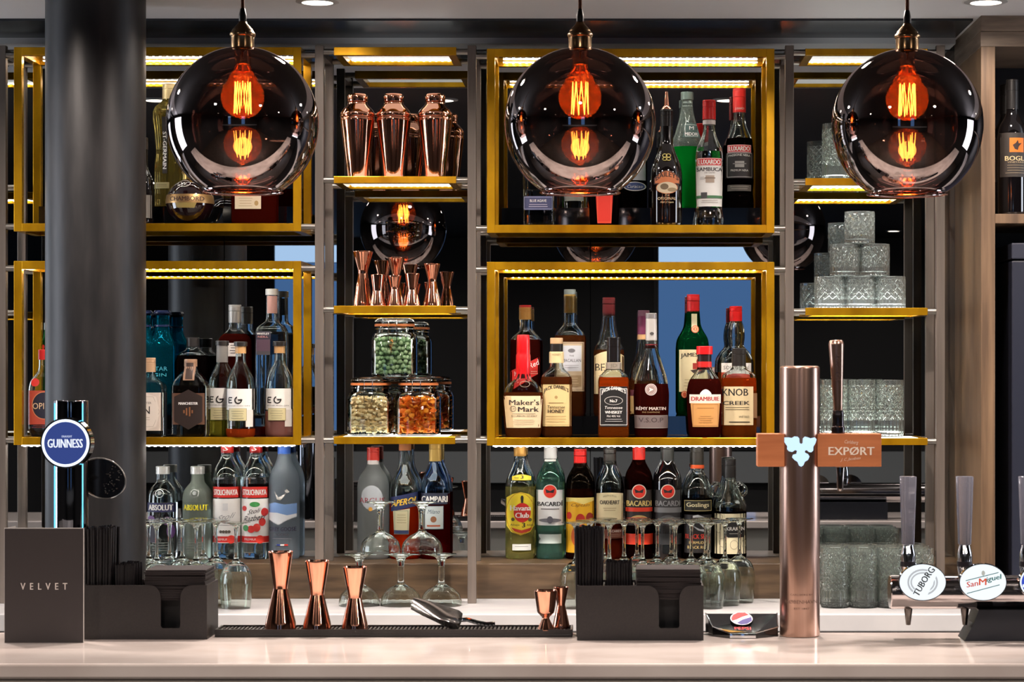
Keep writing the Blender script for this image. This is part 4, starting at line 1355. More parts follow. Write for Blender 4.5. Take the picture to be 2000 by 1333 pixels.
# ------------------------------------------------------------ wooden wall cabinet at the right, wine, appliance
xw0 = (1916 - VX) / F * 5.40
t = thing('oak_cabinet', (xw0 + 0.3, 5.6, BZ), 'oak framed wall cabinet reaching the ceiling at right', 'cabinet')
bm = B(); box(bm, (xw0, 5.40, BZ), (xw0 + 0.034, ZM, CAMZ + 0.772), bev=0.001); obj('side_panel', bm, WOOD, t, 0)
bm = B(); box(bm, (xw0 - 0.001, 5.399, CAMZ + 0.772), (3.3, ZM, CAMZ + 0.808), bev=0.001); box(bm, (xw0 - 0.001, 5.395, CAMZ + 0.8085), (3.3, ZM, CAMZ + 0.846), bev=0.001); obj('top_boards', bm, WOODG, t, 0)
bm = B(); box(bm, (xw0 + 0.034, ZM - 0.03, BZ), (3.3, ZM, CAMZ + 0.772)); obj('back_panel', bm, flat((24, 26, 32), 0.4), t, 0)
sz = P(0, 418, 5.40).z
bm = B(); box(bm, (xw0 + 0.034, 5.40, sz - 0.023), (3.3, ZM - 0.03, sz), bev=0.001); obj('shelf', bm, WOOD, t, 0)


def wine(cx, Z, nm):
    def d(dc):
        dc.r(cx - 26, 256, cx + 26, 342, (54, 48, 44)); dc.r(cx - 10, 266, cx + 18, 294, (222, 120, 36)); dc.poly([(cx, 288), (cx - 4, 280), (cx + 2, 276), (cx + 6, 270), (cx + 8, 277), (cx + 14, 276), (cx + 8, 283), (cx + 6, 290)], (54, 40, 34)); dc.t(cx + 4, 306, 44, 9, 'BOGLE', (222, 200, 150), bold=0.02); dc.t(cx + 4, 313.5, 36, 3, 'VINEYARDS', (190, 170, 130))
        dc.lines(cx - 20, 319, cx + 24, 4, 5, (150, 136, 110), 0.8)
    bottle(nm, cx, Z, sz, [(26, 416), (28, 412), (28, 256), (25, 240), (15, 224), (11.5, 214), (11, 152)], flat((12, 10, 12), 0.06, 0, 0, 1.0), solid=True, cap=(150, 208, 12, (34, 32, 32), 0, 0.35), decals=d, group='red wine bottles in the oak cabinet', name='wine_bottle')
wine(1977, 5.47, 'black wine bottle with orange square on its label, front of cabinet shelf')
wine(1965, 5.66, 'black wine bottle standing behind the orange labelled one')
t = thing('bar_fridge', (P(2060, 0, 5.42).x, 5.6, BZ), 'tall blue-black appliance standing in the oak cabinet', 'appliance')
ap = flat((34, 38, 52), 0.35)
x0, x1 = P(1976, 0, 5.42).x, P(1976, 0, 5.42).x + 0.5
bm = B(); box(bm, (x0, 5.42, BZ), (x1, 5.75, P(0, 509, 5.42).z), bev=0.004); obj('body', bm, ap, t, 0)
bm = B(); box(bm, (x0 - 0.001, 5.415, P(0, 509, 5.42).z + 0.003), (x1, 5.75, P(0, 475, 5.42).z), bev=0.003); obj('top_cover', bm, flat((44, 48, 62), 0.35), t, 0)

# ------------------------------------------------------------ copper shakers and jiggers
def copy_tree(o, loc, label, parent=None):
    c = o.copy()
    COL.objects.link(c)
    if parent is None:
        c.location = loc
        c['label'] = label
    else:
        c.parent = parent
    for ch in list(o.children):
        copy_tree(ch, None, None, c)
    return c


k = 5.6 / F
first = None
for cx, nm in ((698.5, 'left copper cocktail shaker of the three on the shelf'), (769, 'middle copper cocktail shaker of the three on the shelf'), (850, 'right copper cocktail shaker of the three on the shelf')):
    loc = Vector(((cx - VX) * k, 5.6, ZS2))
    if first is None:
        t = first = thing('cocktail_shaker', loc, nm, 'cocktail shaker', 'copper cocktail shakers')
        h = lambda py: ZS2 + (343 - py) * k
        bm = B()
        lathe(bm, fillet([(0, h(343)), (18 * k, h(343)), (20 * k, h(340)), (33.5 * k, h(228)), (33 * k, h(222)), (0, h(222))], 1.6 * k), loc[:2], 40)
        obj('cup', bm, COPPER, t)
        bm = B()
        lathe(bm, fillet([(0, h(221.5)), (33.8 * k, h(221.5)), (33.8 * k, h(214)), (29 * k, h(206)), (19 * k, h(196)), (19 * k, h(192)), (0, h(192))], 2 * k), loc[:2], 40)
        obj('strainer_top', bm, COPPER, t)
        bm = B()
        lathe(bm, fillet([(0, h(191.5)), (20 * k, h(191.5)), (20 * k, h(180)), (18 * k, h(176)), (0, h(175.5))], 1.5 * k), loc[:2], 32)
        obj('lid', bm, COPPER, t)
    else:
        copy_tree(first, loc, nm)


def jigger(name, px, Z, base, hpx, top, waist, bot, split, label, group, style=0):
    k = Z / F
    X = (px - VX) * k
    z = lambda f: base + hpx * k * f
    t = thing('jigger', (X, Z, base), label, 'jigger', group)
    if style == 0:
        low = [(bot * k - 0.0008, z(0) + 0.0), (bot * k, z(0) + 0.0008), (bot * 0.96 * k, z(0.08)), (waist * k, z(split))]
        up = [(waist * k, z(split)), (waist * 1.02 * k, z(split + 0.05)), (top * k, z(1) - 0.0006), (top * k - 0.0006, z(1))]
    else:
        low = [(bot * k - 0.0008, z(0)), (bot * k, z(0) + 0.0008), (waist * 1.1 * k, z(split - 0.03)), (waist * k, z(split))]
        up = [(waist * k, z(split)), (waist * 1.1 * k, z(split + 0.03)), (top * 0.72 * k, z(split + 0.14)), (top * k, z(1) - 0.0006), (top * k - 0.0006, z(1))]
    bm = B()
    lathe(bm, [(0, z(0) + 0.004), (bot * k - 0.0016, z(0) + 0.004), (bot * k - 0.0016, z(0))] + fillet(low, 3 * k) + [(0, z(split))], (X, Z), 36)
    obj('lower_cup', bm, COPPER, t)
    bm = B()
    lathe(bm, [(0, z(split) + 0.0001)] + fillet(up, 3 * k) + [(top * k - 0.0014, z(1)), (waist * k - 0.0008, z(split) + 0.004), (0, z(split) + 0.003)], (X, Z), 36)
    obj('upper_cup', bm, COPPER, t)
    return t


gJ = 'copper jiggers on the middle shelf'
jigger('', 709, 5.58, ZS3, 108, 20.5, 9.5, 19, 0.6, 'tallest copper jigger at the left end of the middle shelf', gJ)
jigger('', 738, 5.545, ZS3, 62, 14, 10, 16, 0.48, 'short copper jigger beside the tallest one on the shelf', gJ)
jigger('', 774, 5.63, ZS3, 97, 17, 8, 17, 0.6, 'tall copper jigger at the back of the shelf centre', gJ)
jigger('', 771, 5.545, ZS3, 60, 14, 8.5, 15, 0.55, 'short narrow waisted copper jigger at the front centre', gJ)
jigger('', 805, 5.545, ZS3, 64, 14.5, 9.5, 16, 0.5, 'short copper jigger right of the shelf centre', gJ)
jigger('', 844, 5.58, ZS3, 84, 16.5, 8.5, 18, 0.58, 'tall copper jigger at the right end of the middle shelf', gJ)
MAT_Z = CZ + 0.012
gJ = 'copper jiggers on the bar mat'
jigger('', 548, 4.215, MAT_Z, 152, 24.5, 14, 31, 0.52, 'tallest copper jigger on the black bar mat', gJ)
jigger('', 619.5, 4.215, MAT_Z, 134, 24, 13.5, 28, 0.5, 'middle copper jigger of three on the bar mat', gJ)
jigger('', 693, 4.215, MAT_Z, 122, 24, 13, 26, 0.5, 'smallest copper jigger of three at left on the bar mat', gJ)
jigger('', 1066, 4.20, MAT_Z, 78, 23, 7, 17, 0.3, 'wide cupped copper jigger near the straw caddy', gJ, 1)
jigger('', 1096, 4.235, MAT_Z, 80, 15, 8, 17, 0.55, 'slim copper jigger touching the straw caddy side', gJ, 0)

# ------------------------------------------------------------ snack jars
def jar(cx, base_z, hpx, label, fill):
    Z = 5.6
    k = Z / F
    X = (cx - VX) * k
    z = lambda p: base_z + p * k
    t = thing('snack_jar', (X, Z, base_z), label, 'jar', 'clip top snack jars')
    R = 43.5 * k
    out = [(R * 0.9, z(0), 5, 1), (R, z(4), 5, 1), (R, z(72), 5, 1), (R * 0.93, z(82), 4, 1), (R * 0.84, z(86), 2.4, 1), (R * 0.84, z(98), 2, 1)]
    inn = [(R * 0.84 - 0.003, z(98), 2, 1), (R * 0.84 - 0.003, z(86), 2.4, 1), (R * 0.93 - 0.003, z(81), 4, 1), (R - 0.003, z(72), 5, 1), (R - 0.003, z(6), 5, 1), (0.0, z(5))]
    bm = B(); lathe(bm, [(0, z(0))] + out + inn, (X, Z), 48); obj('jar_body', bm, JARG, t)
    bm = B(); lathe(bm, fillet([(0, z(103)), (R * 0.86, z(103)), (R * 0.88, z(106)), (R * 0.86, z(111)), (R * 0.7, z(114)), (0, z(114.5))], 2 * k), (X, Z), 40); obj('lid', bm, JARG, t)
    bm = B(); lathe(bm, [(R * 0.8, z(98.2)), (R * 0.9, z(98.2)), (R * 0.9, z(102.6)), (R * 0.8, z(102.6)), (R * 0.8, z(98.2))], (X, Z), 40, cap0=False, cap1=False); obj('rubber_seal', bm, flat((206, 120, 66), 0.5), t)
    bm = B()
    for zz_ in (93, 108):
        tube(bm, [(X + R * 0.89 * math.cos(a * PI / 16), Z + R * 0.89 * math.sin(a * PI / 16), z(zz_)) for a in range(32)], 0.0009, 6, closed=True)
    w_ = 8 * k
    yf = Z - R * 0.93
    tube(bm, [(X - w_, yf + 0.002, z(108)), (X - w_, yf - 0.004, z(100)), (X - w_ * 1.1, yf - 0.005, z(80)), (X - w_ * 0.9, yf - 0.006, z(66)), (X + w_ * 0.9, yf - 0.006, z(66)), (X + w_ * 1.1, yf - 0.005, z(80)), (X + w_, yf - 0.004, z(100)), (X + w_, yf + 0.002, z(108))], 0.001, 6)
    tube(bm, [(X - w_, yf - 0.004, z(93)), (X + w_, yf - 0.004, z(93))], 0.001, 6)
    obj('wire_clip', bm, CHROME, t)
    # contents
    kind, col1, col2, lab = fill
    rnd = random.Random(int(cx))
    bm = B()
    Ri = R - 0.0042
    top = z(74 if kind != 'pea' else 76)
    zz_ = z(6) + 0.006
    lay = 0
    while zz_ < top:
        st = 0.0128 if kind == 'pea' else 0.0150
        m = int(2 * Ri / st)
        for i in range(m + 1):
            for j in range(m + 1):
                x = -Ri + 0.006 + (i + (lay + j) % 2 * 0.5) * (2 * Ri - 0.012) / m + rnd.uniform(-1, 1) * 0.0036
                y = -Ri + 0.006 + j * (2 * Ri - 0.012) / m + rnd.uniform(-1, 1) * 0.003
                x = max(-Ri + 0.006, min(Ri - 0.006, x)); y = max(-Ri + 0.006, min(Ri - 0.006, y))
                if abs(x) > Ri * 0.8 and abs(y) > Ri * 0.8:
                    continue
                if abs(x) < Ri * 0.5 and abs(y) < Ri * 0.5 and zz_ < top - 0.02:
                    continue
                c = Vector((X + x, Z + y, zz_ + rnd.uniform(-1, 1) * 0.0032))
                rot = Matrix.Rotation(rnd.uniform(0, 6.28), 4, 'Z') @ Matrix.Rotation(rnd.uniform(0, 6.28), 4, 'X')
                mi = rnd.choice((0, 1))
                if kind == 'pea':
                    r = bmesh.ops.create_icosphere(bm, subdivisions=1, radius=0.0062, matrix=Matrix.Translation(c) @ rot @ Matrix.Diagonal((1, 1, 0.92, 1)))
                    for v in r['verts']:
                        for f in v.link_faces:
                            f.material_index = mi
                elif kind == 'cashew':
                    n0 = len(bm.faces)
                    pts = []
                    for q in range(5):
                        a = -1.1 + 2.2 * q / 4
                        pts.append(c + (rot @ Vector((0.0075 * math.sin(a), 0, 0.0062 * math.cos(a) - 0.004))))
                    tube(bm, pts, 0.0041, 7, mi=mi)
                else:
                    r = bmesh.ops.create_icosphere(bm, subdivisions=1, radius=0.0085, matrix=Matrix.Translation(c) @ rot @ Matrix.Diagonal((1.1, 0.9, 0.38, 1)))
                    for v in r['verts']:
                        v.co += Vector((rnd.uniform(-1, 1), rnd.uniform(-1, 1), rnd.uniform(-1, 1))) * 0.0007
                        for f in v.link_faces:
                            f.material_index = mi
        zz_ += 0.0112 if kind == 'pea' else 0.0098
        lay += 1
    o = obj(lab[0], bm, [flat(col1, 0.6), flat(col2, 0.6)], None, 50)
    tag(o, lab[1], lab[2], None, 'stuff')
    return z(114.5)


JT = jar(724, ZS4, 0, 'snack jar full of pale cashews, lower left of three', ('cashew', (252, 230, 186), (240, 208, 158), ('cashew_nuts', 'pale roasted cashew nuts filling the lower left jar', 'nuts')))
jar(817, ZS4, 0, 'snack jar full of orange rice crackers, lower right of three', ('cracker', (250, 150, 34), (238, 112, 18), ('rice_crackers', 'bright orange rice crackers filling the lower right jar', 'snacks')))
jar(771, JT + 0.0004, 0, 'snack jar full of green peas standing on the other two', ('pea', (176, 200, 158), (140, 172, 128), ('coated_peas', 'green coated peas filling the top jar', 'snacks')))

# ------------------------------------------------------------ drinking glasses
def at_px(cx, Z):
    return (cx - VX) / F * Z


# crystal tumblers
def crystal(kind):
    if kind == 'tumbler':
        r, h, wall, floor_ = 0.0378, 0.080, 0.003, 0.010
    else:
        r, h, wall, floor_ = 0.0340, 0.142, 0.0028, 0.012
    bm = B()
    N = 7
    prof = [(0.0, 0.0), (r * 0.9, 0.0), (r, 0.002)]
    zt = h * 0.9
    M = 30 if kind == 'tumbler' else 44
    for i in range(1, M + 1):
        prof.append((r, 0.002 + (zt - 0.002) * i / M))
    prof += [(r * 0.985, zt + 0.001), (r * 0.985, h - 0.0006), (r * 0.98, h), (r * 0.985 - wall, h - 0.0004), (r - wall - 0.001, zt), (r - wall - 0.001, floor_ + 0.002), (r - wall - 0.004, floor_), (0.0, floor_)]
    outer_end = 2 + M

    def mod(th, z, rr):
        if rr < r * 0.99 or z > zt or z < 0.003:
            return 1.0
        u = th / (2 * PI) * 12
        if z < h * 0.30:
            return 1 - 0.085 * abs(((u * 2) % 1.0) - 0.5)          # upright flutes
        v = (z - h * 0.30) / (r * 2 * PI / 12)
        a = abs(((u + v) % 1.0) - 0.5) * 2
        b_ = abs(((u - v) % 1.0) - 0.5) * 2
        return 1 - 0.10 * max(1 - a * 3.0, 1 - b_ * 3.0, 0) - 0.03 * (abs(((u * 3) % 1.0) - 0.5) if (a > 0.5 and b_ > 0.5) else 0)
    lathe(bm, prof, (0, 0), 192, mod=mod)
    return bm


def place_glasses(kind, name, cat, group, items, bm, mat, smooth=12, flip=False):
    proto = None
    for (x, y, z, lab) in items:
        if proto is None:
            proto = obj(name, bm, mat, None, smooth, origin=(0, 0, 0))
            o = proto
        else:
            o = proto.copy()
            COL.objects.link(o)
        o.location = (x, y, z)
        o.rotation_euler = (PI if flip else 0, 0, random.Random(int(x * 1000)).uniform(0, 0.5) if not flip else 0)
        tag(o, lab, cat, group)


it = []
ZG = 5.60
for i, cx in enumerate((1620, 1679.5, 1739)):
    it.append((at_px(cx, ZG), ZG, ZT3, ('left', 'middle', 'right')[i] + ' crystal tumbler in the bottom row of the pyramid'))
for i, cx in enumerate((1650, 1708)):
    it.append((at_px(cx, ZG), ZG, ZT3 + 0.0805, ('left', 'right')[i] + ' crystal tumbler in the second row of the pyramid'))
it.append((at_px(1679, ZG), ZG, ZT3 + 0.161, 'single crystal tumbler on top of the pyramid'))
place_glasses('tumbler', 'crystal_tumbler', 'tumbler', 'pyramid of crystal tumblers', it, crystal('tumbler'), GLASSW)
it = []
for i, cx in enumerate((1629, 1683.5, 1738)):
    it.append((at_px(cx, ZG), ZG, ZT4, ('left', 'middle', 'right')[i] + ' tall cut glass tumbler behind the tap handle'))
for i, cx in enumerate((1632, 1688, 1744)):
    it.append((at_px(cx, ZG), ZG, ZT2, ('left', 'middle', 'right')[i] + ' tall cut glass tumbler on the shelf behind the right globe'))
for r_, Zr in enumerate((5.42, 5.492, 5.564)):
    for i, cx in enumerate((1631, 1686, 1741, 1796)):
        X = at_px(cx, 5.42)
        if r_ < 3:
            it.append((X, Zr, BZ, ('leftmost', 'second', 'third', 'rightmost')[i] + ' tall tumbler in the ' + ('front', 'middle', 'back')[r_] + ' row on the back worktop'))
place_glasses('high', 'tall_tumbler', 'tumbler', 'tall cut glass tumblers', it, crystal('high'), glass((252, 255, 253), body=(240, 246, 244), amt=0.06))  # small white share again replaces light scattered in the glass


def wine_glass_bm():
    """upside down: rim at z = 0, foot on top"""
    H = 0.206
    o = [(0.0335, 0.0), (0.0342, 0.0), (0.0372, 0.025), (0.0395, 0.055), (0.038, 0.078), (0.030, 0.098), (0.016, 0.109), (0.0075, 0.115), (0.0042, 0.124), (0.0036, 0.15), (0.0038, 0.18), (0.0062, 0.196), (0.014, 0.2015), (0.034, 0.2045), (0.0348, 0.2055), (0.034, 0.2063), (0.0, 0.2063)]
    i = [(0.0335, 0.0), (0.0363, 0.025), (0.0386, 0.055), (0.037, 0.077), (0.029, 0.0965), (0.015, 0.1065), (0.0, 0.110)]
    bm = B()
    lathe(bm, i[::-1] + fillet(o[1:], 0.006, 2), (0, 0), 40)
    return bm


def dome(cx, Z):
    return at_px(cx, Z), Z, BZ + 0.0002


it = []
left = [(461, 5.40, 'front'), (383, 5.40, 'front'), (306, 5.40, 'front'), (422, 5.468, 'middle'), (356, 5.468, 'middle'), (290, 5.468, 'middle'), (397, 5.536, 'back'), (331, 5.536, 'back')]
right = [(1125, 5.40, 'front'), (1190, 5.40, 'front'), (1255, 5.40, 'front'), (1319, 5.40, 'front'), (1384, 5.40, 'front'), (1152, 5.468, 'middle'), (1219, 5.468, 'middle'), (1284, 5.468, 'middle'), (1350, 5.468, 'middle'), (1416, 5.468, 'middle'), (1178, 5.536, 'back'), (1244, 5.536, 'back'), (1311, 5.536, 'back'), (1378, 5.536, 'back'), (1444, 5.536, 'back')]
ords = ['first', 'second', 'third', 'fourth', 'fifth']
for side, lst in (('left', left), ('right', right)):
    for row in ('front', 'middle', 'back'):
        rr = sorted([q for q in lst if q[2] == row])
        for i, q in enumerate(rr):
            x, y, z = dome(q[0], q[1])
            where = 'below the vodka bottles' if side == 'left' else 'below the rum bottles'
            it.append((x, y, z, 'upside-down wine glass, %s from the left in %s row %s' % (ords[i], row, where)))
place_glasses('wine', 'wine_glass', 'wine glass', 'upside-down wine glasses on the back worktop', it, wine_glass_bm(), GLASSC, smooth=60)


def coupe_bm():
    o = [(0.047, 0.0), (0.0492, 0.0005), (0.0497, 0.010), (0.0445, 0.028), (0.028, 0.043), (0.012, 0.050), (0.0075, 0.058), (0.0075, 0.098), (0.010, 0.112), (0.017, 0.119), (0.036, 0.1225), (0.0372, 0.124), (0.036, 0.1256), (0.0, 0.1256)]
    i = [(0.047, 0.0), (0.048, 0.010), (0.043, 0.0265), (0.027, 0.041), (0.011, 0.047), (0.0, 0.048)]
    bm = B()

    def mod(th, z, r):
        return 1 + 0.012 * math.cos(16 * th) if 0.004 < z < 0.11 else 1.0
    lathe(bm, i[::-1] + fillet(o[1:], 0.006, 2), (0, 0), 64, mod=mod)
    return bm


it = []
for i, cx in enumerate((702, 783, 862)):
    it.append((at_px(cx, 5.46), 5.46, BZ + 0.0002, ('left', 'middle', 'right')[i] + ' upside-down coupe glass in the bottom row'))
for i, cx in enumerate((743, 824)):
    it.append((at_px(cx, 5.46), 5.46, BZ + 0.127, ('left', 'right')[i] + ' coupe glass balanced on the bottom row of coupes'))
place_glasses('coupe', 'coupe_glass', 'coupe glass', 'stack of upside-down coupe glasses', it, coupe_bm(), GLASSC, smooth=60)

# ------------------------------------------------------------ globe pendants
AMBG = thin((255, 196, 128), 0.0, (255, 220, 190))
_nt = AMBG.node_tree
_mx = [n for n in _nt.nodes if n.type == 'MIX_SHADER'][0]
_tl = _nt.nodes.new('ShaderNodeBsdfTranslucent'); _tl.inputs[0].default_value = L((255, 134, 52))
_m2 = _nt.nodes.new('ShaderNodeMixShader'); _m2.inputs[0].default_value = 0.10
_nt.links.new(_mx.outputs[0], _m2.inputs[1]); _nt.links.new(_tl.outputs[0], _m2.inputs[2])
_nt.links.new(_m2.outputs[0], [n for n in _nt.nodes if n.type == 'OUTPUT_MATERIAL'][0].inputs[0])


def globe_material():
    m, nt, out = new_mat('plated_globe_glass')
    tc = nt.nodes.new('ShaderNodeTexCoord')
    sp = nt.nodes.new('ShaderNodeSeparateXYZ')
    nt.links.new(tc.outputs['Object'], sp.inputs[0])
    cr = nt.nodes.new('ShaderNodeValToRGB')      # metal plating thins out towards the open rim
    mr = nt.nodes.new('ShaderNodeMapRange')
    mr.inputs['From Min'].default_value = 0.0
    mr.inputs['From Max'].default_value = 0.28
    nt.links.new(sp.outputs['Z'], mr.inputs[0])
    nt.links.new(mr.outputs[0], cr.inputs[0])
    cr.color_ramp.elements[0].position = 0.0
    cr.color_ramp.elements[0].color = (0.60, 0.46, 0.42, 1)
    cr.color_ramp.elements[1].position = 0.45
    cr.color_ramp.elements[1].color = (0.24, 0.14, 0.11, 1)
    t = nt.nodes.new('ShaderNodeBsdfTransparent')
    nt.links.new(cr.outputs[0], t.inputs[0])
    g = nt.nodes.new('ShaderNodeBsdfGlossy')
    g.inputs['Color'].default_value = (0.86, 0.74, 0.72, 1)
    g.inputs['Roughness'].default_value = 0.0
    fr = nt.nodes.new('ShaderNodeFresnel')
    fr.inputs[0].default_value = 1.5
    ad = nt.nodes.new('ShaderNodeMath')
    ad.operation = 'ADD'
    ad.use_clamp = True
    ad.inputs[1].default_value = 0.30
    nt.links.new(fr.outputs[0], ad.inputs[0])
    mx = nt.nodes.new('ShaderNodeMixShader')
    nt.links.new(ad.outputs[0], mx.inputs[0])
    nt.links.new(t.outputs[0], mx.inputs[1])
    nt.links.new(g.outputs[0], mx.inputs[2])
    nt.links.new(mx.outputs[0], out.inputs[0])
    return m


GLOBE = globe_material()
FIL = glow((255, 196, 120), 75)
ZP = 4.23
k = ZP / F
pn = None
for (px, dy, nm) in ((474, 0, 'left smoked glass globe pendant with glowing filament bulb'), (1133, 1, 'middle smoked glass globe pendant in front of the liqueurs'), (1772, 4, 'right smoked glass globe pendant beside the oak cabinet')):
    X = (px - VX) * k
    zc = CAMZ + (VY - 239 - dy) * k
    base = zc - 137 * k
    if pn is not None:
        o = copy_tree(pn, Vector((X, ZP, base)), nm)
        # the cord is cut to reach the ceiling
        continue
    pn = t = thing('globe_pendant', (X, ZP, base), nm, 'pendant lamp', 'glass globe pendants over the bar')
    R = 147.5 * k
    pr = []
    for i in range(0, 49):
        a = PI * (1 - i / 48 * 1.0)
        r_, z_ = R * math.sin(a), R * math.cos(a)
        if z_ < 0:
            z_ *= 1.05
        pr.append((r_, zc + z_))
    lowcut = zc - 137 * k
    pr = [p for p in pr if p[1] > lowcut and (p[0] > 23 * k or p[1] < zc)]
    bm = B()
    lathe(bm, [(78 * k, lowcut)] + pr, (X, ZP), 96, cap0=False, cap1=False)
    obj('glass_globe', bm, GLOBE, t, 180)
    bm = B()
    tube(bm, [(X + 78 * k * math.cos(a * PI / 32), ZP + 78 * k * math.sin(a * PI / 32), lowcut) for a in range(64)], 0.0012, 8, closed=True)
    obj('rim', bm, glass((240, 200, 190)), t)
    z = lambda py: CAMZ + (VY - py) * k
    bm = B()
    lathe(bm, fillet([(0, z(98)), (25 * k, z(98)), (25 * k, z(96)), (22.5 * k, z(94)), (22.5 * k, z(72)), (25 * k, z(70)), (25 * k, z(66)), (21 * k, z(61)), (20 * k, z(58)), (9 * k, z(46)), (7 * k, z(42)), (0, z(42))], 1.2 * k), (X, ZP), 40)
    obj('brass_holder', bm, BRASS, t)
    bm = B()
    lathe(bm, fillet([(0, z(42)), (7.5 * k, z(42)), (7.5 * k, z(30)), (4.5 * k, z(16)), (0, z(16))], 1.5 * k), (X, ZP), 20)
    obj('cord_grip', bm, flat((20, 16, 14), 0.4), t)
    bm = B()
    rod(bm, (X, ZP, z(18)), (X, ZP, CEIL), 3.6 * k, seg=14)
    obj('cord', bm, grained('woven_cord', (84, 40, 22), (130, 70, 40), 400, (1, 1, 1), rough=0.8), t)
    # bulb: cap, envelope, filament cage
    bm = B()
    lathe(bm, fillet([(0, z(98.5)), (17 * k, z(98.5)), (17 * k, z(112)), (15 * k, z(118)), (15 * k, z(126)), (0, z(126))], 1.5 * k), (X, ZP), 24)
    obj('bulb_cap', bm, flat((196, 150, 110), 0.25, 0.9), t)
    bm = B()
    zb = z(190)
    Rb = 42 * k
    pr = [(14 * k, z(126)), (18 * k, z(138)), (26 * k, z(150))]
    for i in range(15):
        a = PI * (0.26 + 0.74 * i / 14)
        pr.append((Rb * math.sin(a) + 1e-7, zb + Rb * math.cos(a)))
    pr[-1] = (0.0, zb - Rb)
    lathe(bm, pr[::-1], (X, ZP), 40, cap0=False, cap1=False)
    obj('bulb_glass', bm, AMBG, t, 180)
    bm = B()
    NF = 9
    pts = []
    for i in range(NF * 2 + 1):
        a = 2 * PI * i / (NF * 2)
        top_ = i % 2 == 0
        rr = (15 if top_ else 17) * k
        pts.append((X + rr * math.cos(a), ZP + rr * math.sin(a), z(160) if top_ else z(222)))
    for p, q in zip(pts, pts[1:]):
        rod(bm, p, q, 0.0007, seg=6)
    obj('filament', bm, FIL, t)
    for q_ in (474, 1133, 1772):
        lamp('bulb_lamp', 'POINT', ((q_ - VX) * k, ZP, z(190)), 0.8, (1.0, 0.5, 0.2), 0.02)
    bm = B()
    rod(bm, (X, ZP, z(126)), (X, ZP, z(228)), 0.0016, seg=8)
    for i in range(5):
        a = 2 * PI * i / 5
        rod(bm, (X, ZP, z(150)), (X + 15 * k * math.cos(a), ZP + 15 * k * math.sin(a), z(160)), 0.0006, seg=5)
    obj('filament_stem', bm, glow((255, 96, 30), 1.6), t)

# ------------------------------------------------------------ downlights
for i, (x, y, p) in enumerate(DOWN):
    lab = 'round recessed downlight in the ceiling, seen as a point in the globes'
    if i == 0:
        lab = 'round recessed downlight at the top edge between left and middle globes'
    if i == 1:
        lab = 'round recessed downlight at the top edge above the oak cabinet'
    t = thing('ceiling_downlight', (x, y, CEIL), lab, 'downlight', 'recessed ceiling downlights')
    bm = B(); lathe(bm, [(0.036, CEIL), (0.050, CEIL), (0.050, CEIL - 0.003), (0.036, CEIL - 0.005), (0.036, CEIL)], (x, y), 28, cap0=False, cap1=False); obj('bezel', bm, flat((180, 180, 180), 0.3), t)
    bm = B(); lathe(bm, [(0, CEIL - 0.002), (0.0355, CEIL - 0.002), (0.0355, CEIL - 0.0035), (0, CEIL - 0.0035)], (x, y), 24); obj('lens', bm, glow((255, 238, 218), 10), t)

# ------------------------------------------------------------ bar mat, scoop
bm = B()
x0, x1 = at_px(420, 4.19), at_px(1118, 4.19)
y0, y1 = 4.185, 4.262
box(bm, (x0, y0, CZ + 0.0002), (x1, y1, CZ + 0.006), bev=0.001)
box(bm, (x0, y0, CZ + 0.0061), (x1, y0 + 0.004, CZ + 0.0145)); box(bm, (x0, y1 - 0.004, CZ + 0.0061), (x1, y1, CZ + 0.0145))
box(bm, (x0, y0 + 0.004, CZ + 0.0061), (x0 + 0.004, y1 - 0.004, CZ + 0.0145)); box(bm, (x1 - 0.004, y0 + 0.004, CZ + 0.0061), (x1, y1 - 0.004, CZ + 0.0145))
n = 90
for i in range(n):
    x = x0 + 0.008 + (x1 - x0 - 0.016) * i / (n - 1)
    box(bm, (x - 0.0018, y0 + 0.007, CZ + 0.006), (x + 0.0018, y1 - 0.007, CZ + 0.0118))
tag(obj('bar_mat', bm, BLACKP, None, 0), 'long black ribbed rubber bar mat under the copper jiggers', 'bar mat')

t = thing('ice_scoop', P(870, 1225, 4.22), 'steel ice scoop lying on the bar mat', 'ice scoop')
bm = B()
A_, B_ = P(803, 1184, 4.20), P(900, 1213, 4.225)
n1 = 12
ax = (B_ - A_).normalized()
side = Vector((0.05, 0.86, 0.5)).normalized()
up = ax.cross(side).normalized() * -1
if up.z < 0:
    up = -up
rows = []
for i in range(n1 + 1):
    s = i / n1
    c = A_ + (B_ - A_) * s
    wd = 0.024 * (1.0 - 0.12 * s) * (0.75 + 0.25 * min(1, s * 4))
    dp = 0.004 + 0.022 * min(1, s * 1.3)
    if s > 0.93:
        wd *= 0.7
    row = []
    for j in range(13):
        a = PI * j / 12
        row.append(bm.verts.new(c + side * math.cos(a) * wd - up * math.sin(a) * dp + up * 0.006))
    rows.append(row)
for a, c in zip(rows, rows[1:]):
    for j in range(12):
        bm.faces.new((a[j], a[j + 1], c[j + 1], c[j]))
bm.faces.new(rows[-1])
bmesh.ops.solidify(bm, geom=bm.faces[:], thickness=0.0012)
obj('scoop_bowl', bm, flat((170, 168, 166), 0.18, 1.0), t, 50)
bm = B()
tube(bm, [B_ + Vector((-0.004, 0, 0.001)), B_ + Vector((0.012, 0, 0.002)), P(930, 1216, 4.23), P(950, 1220, 4.235), P(966, 1219, 4.24)], 0.0042, 10)
obj('scoop_handle', bm, CHROME, t)

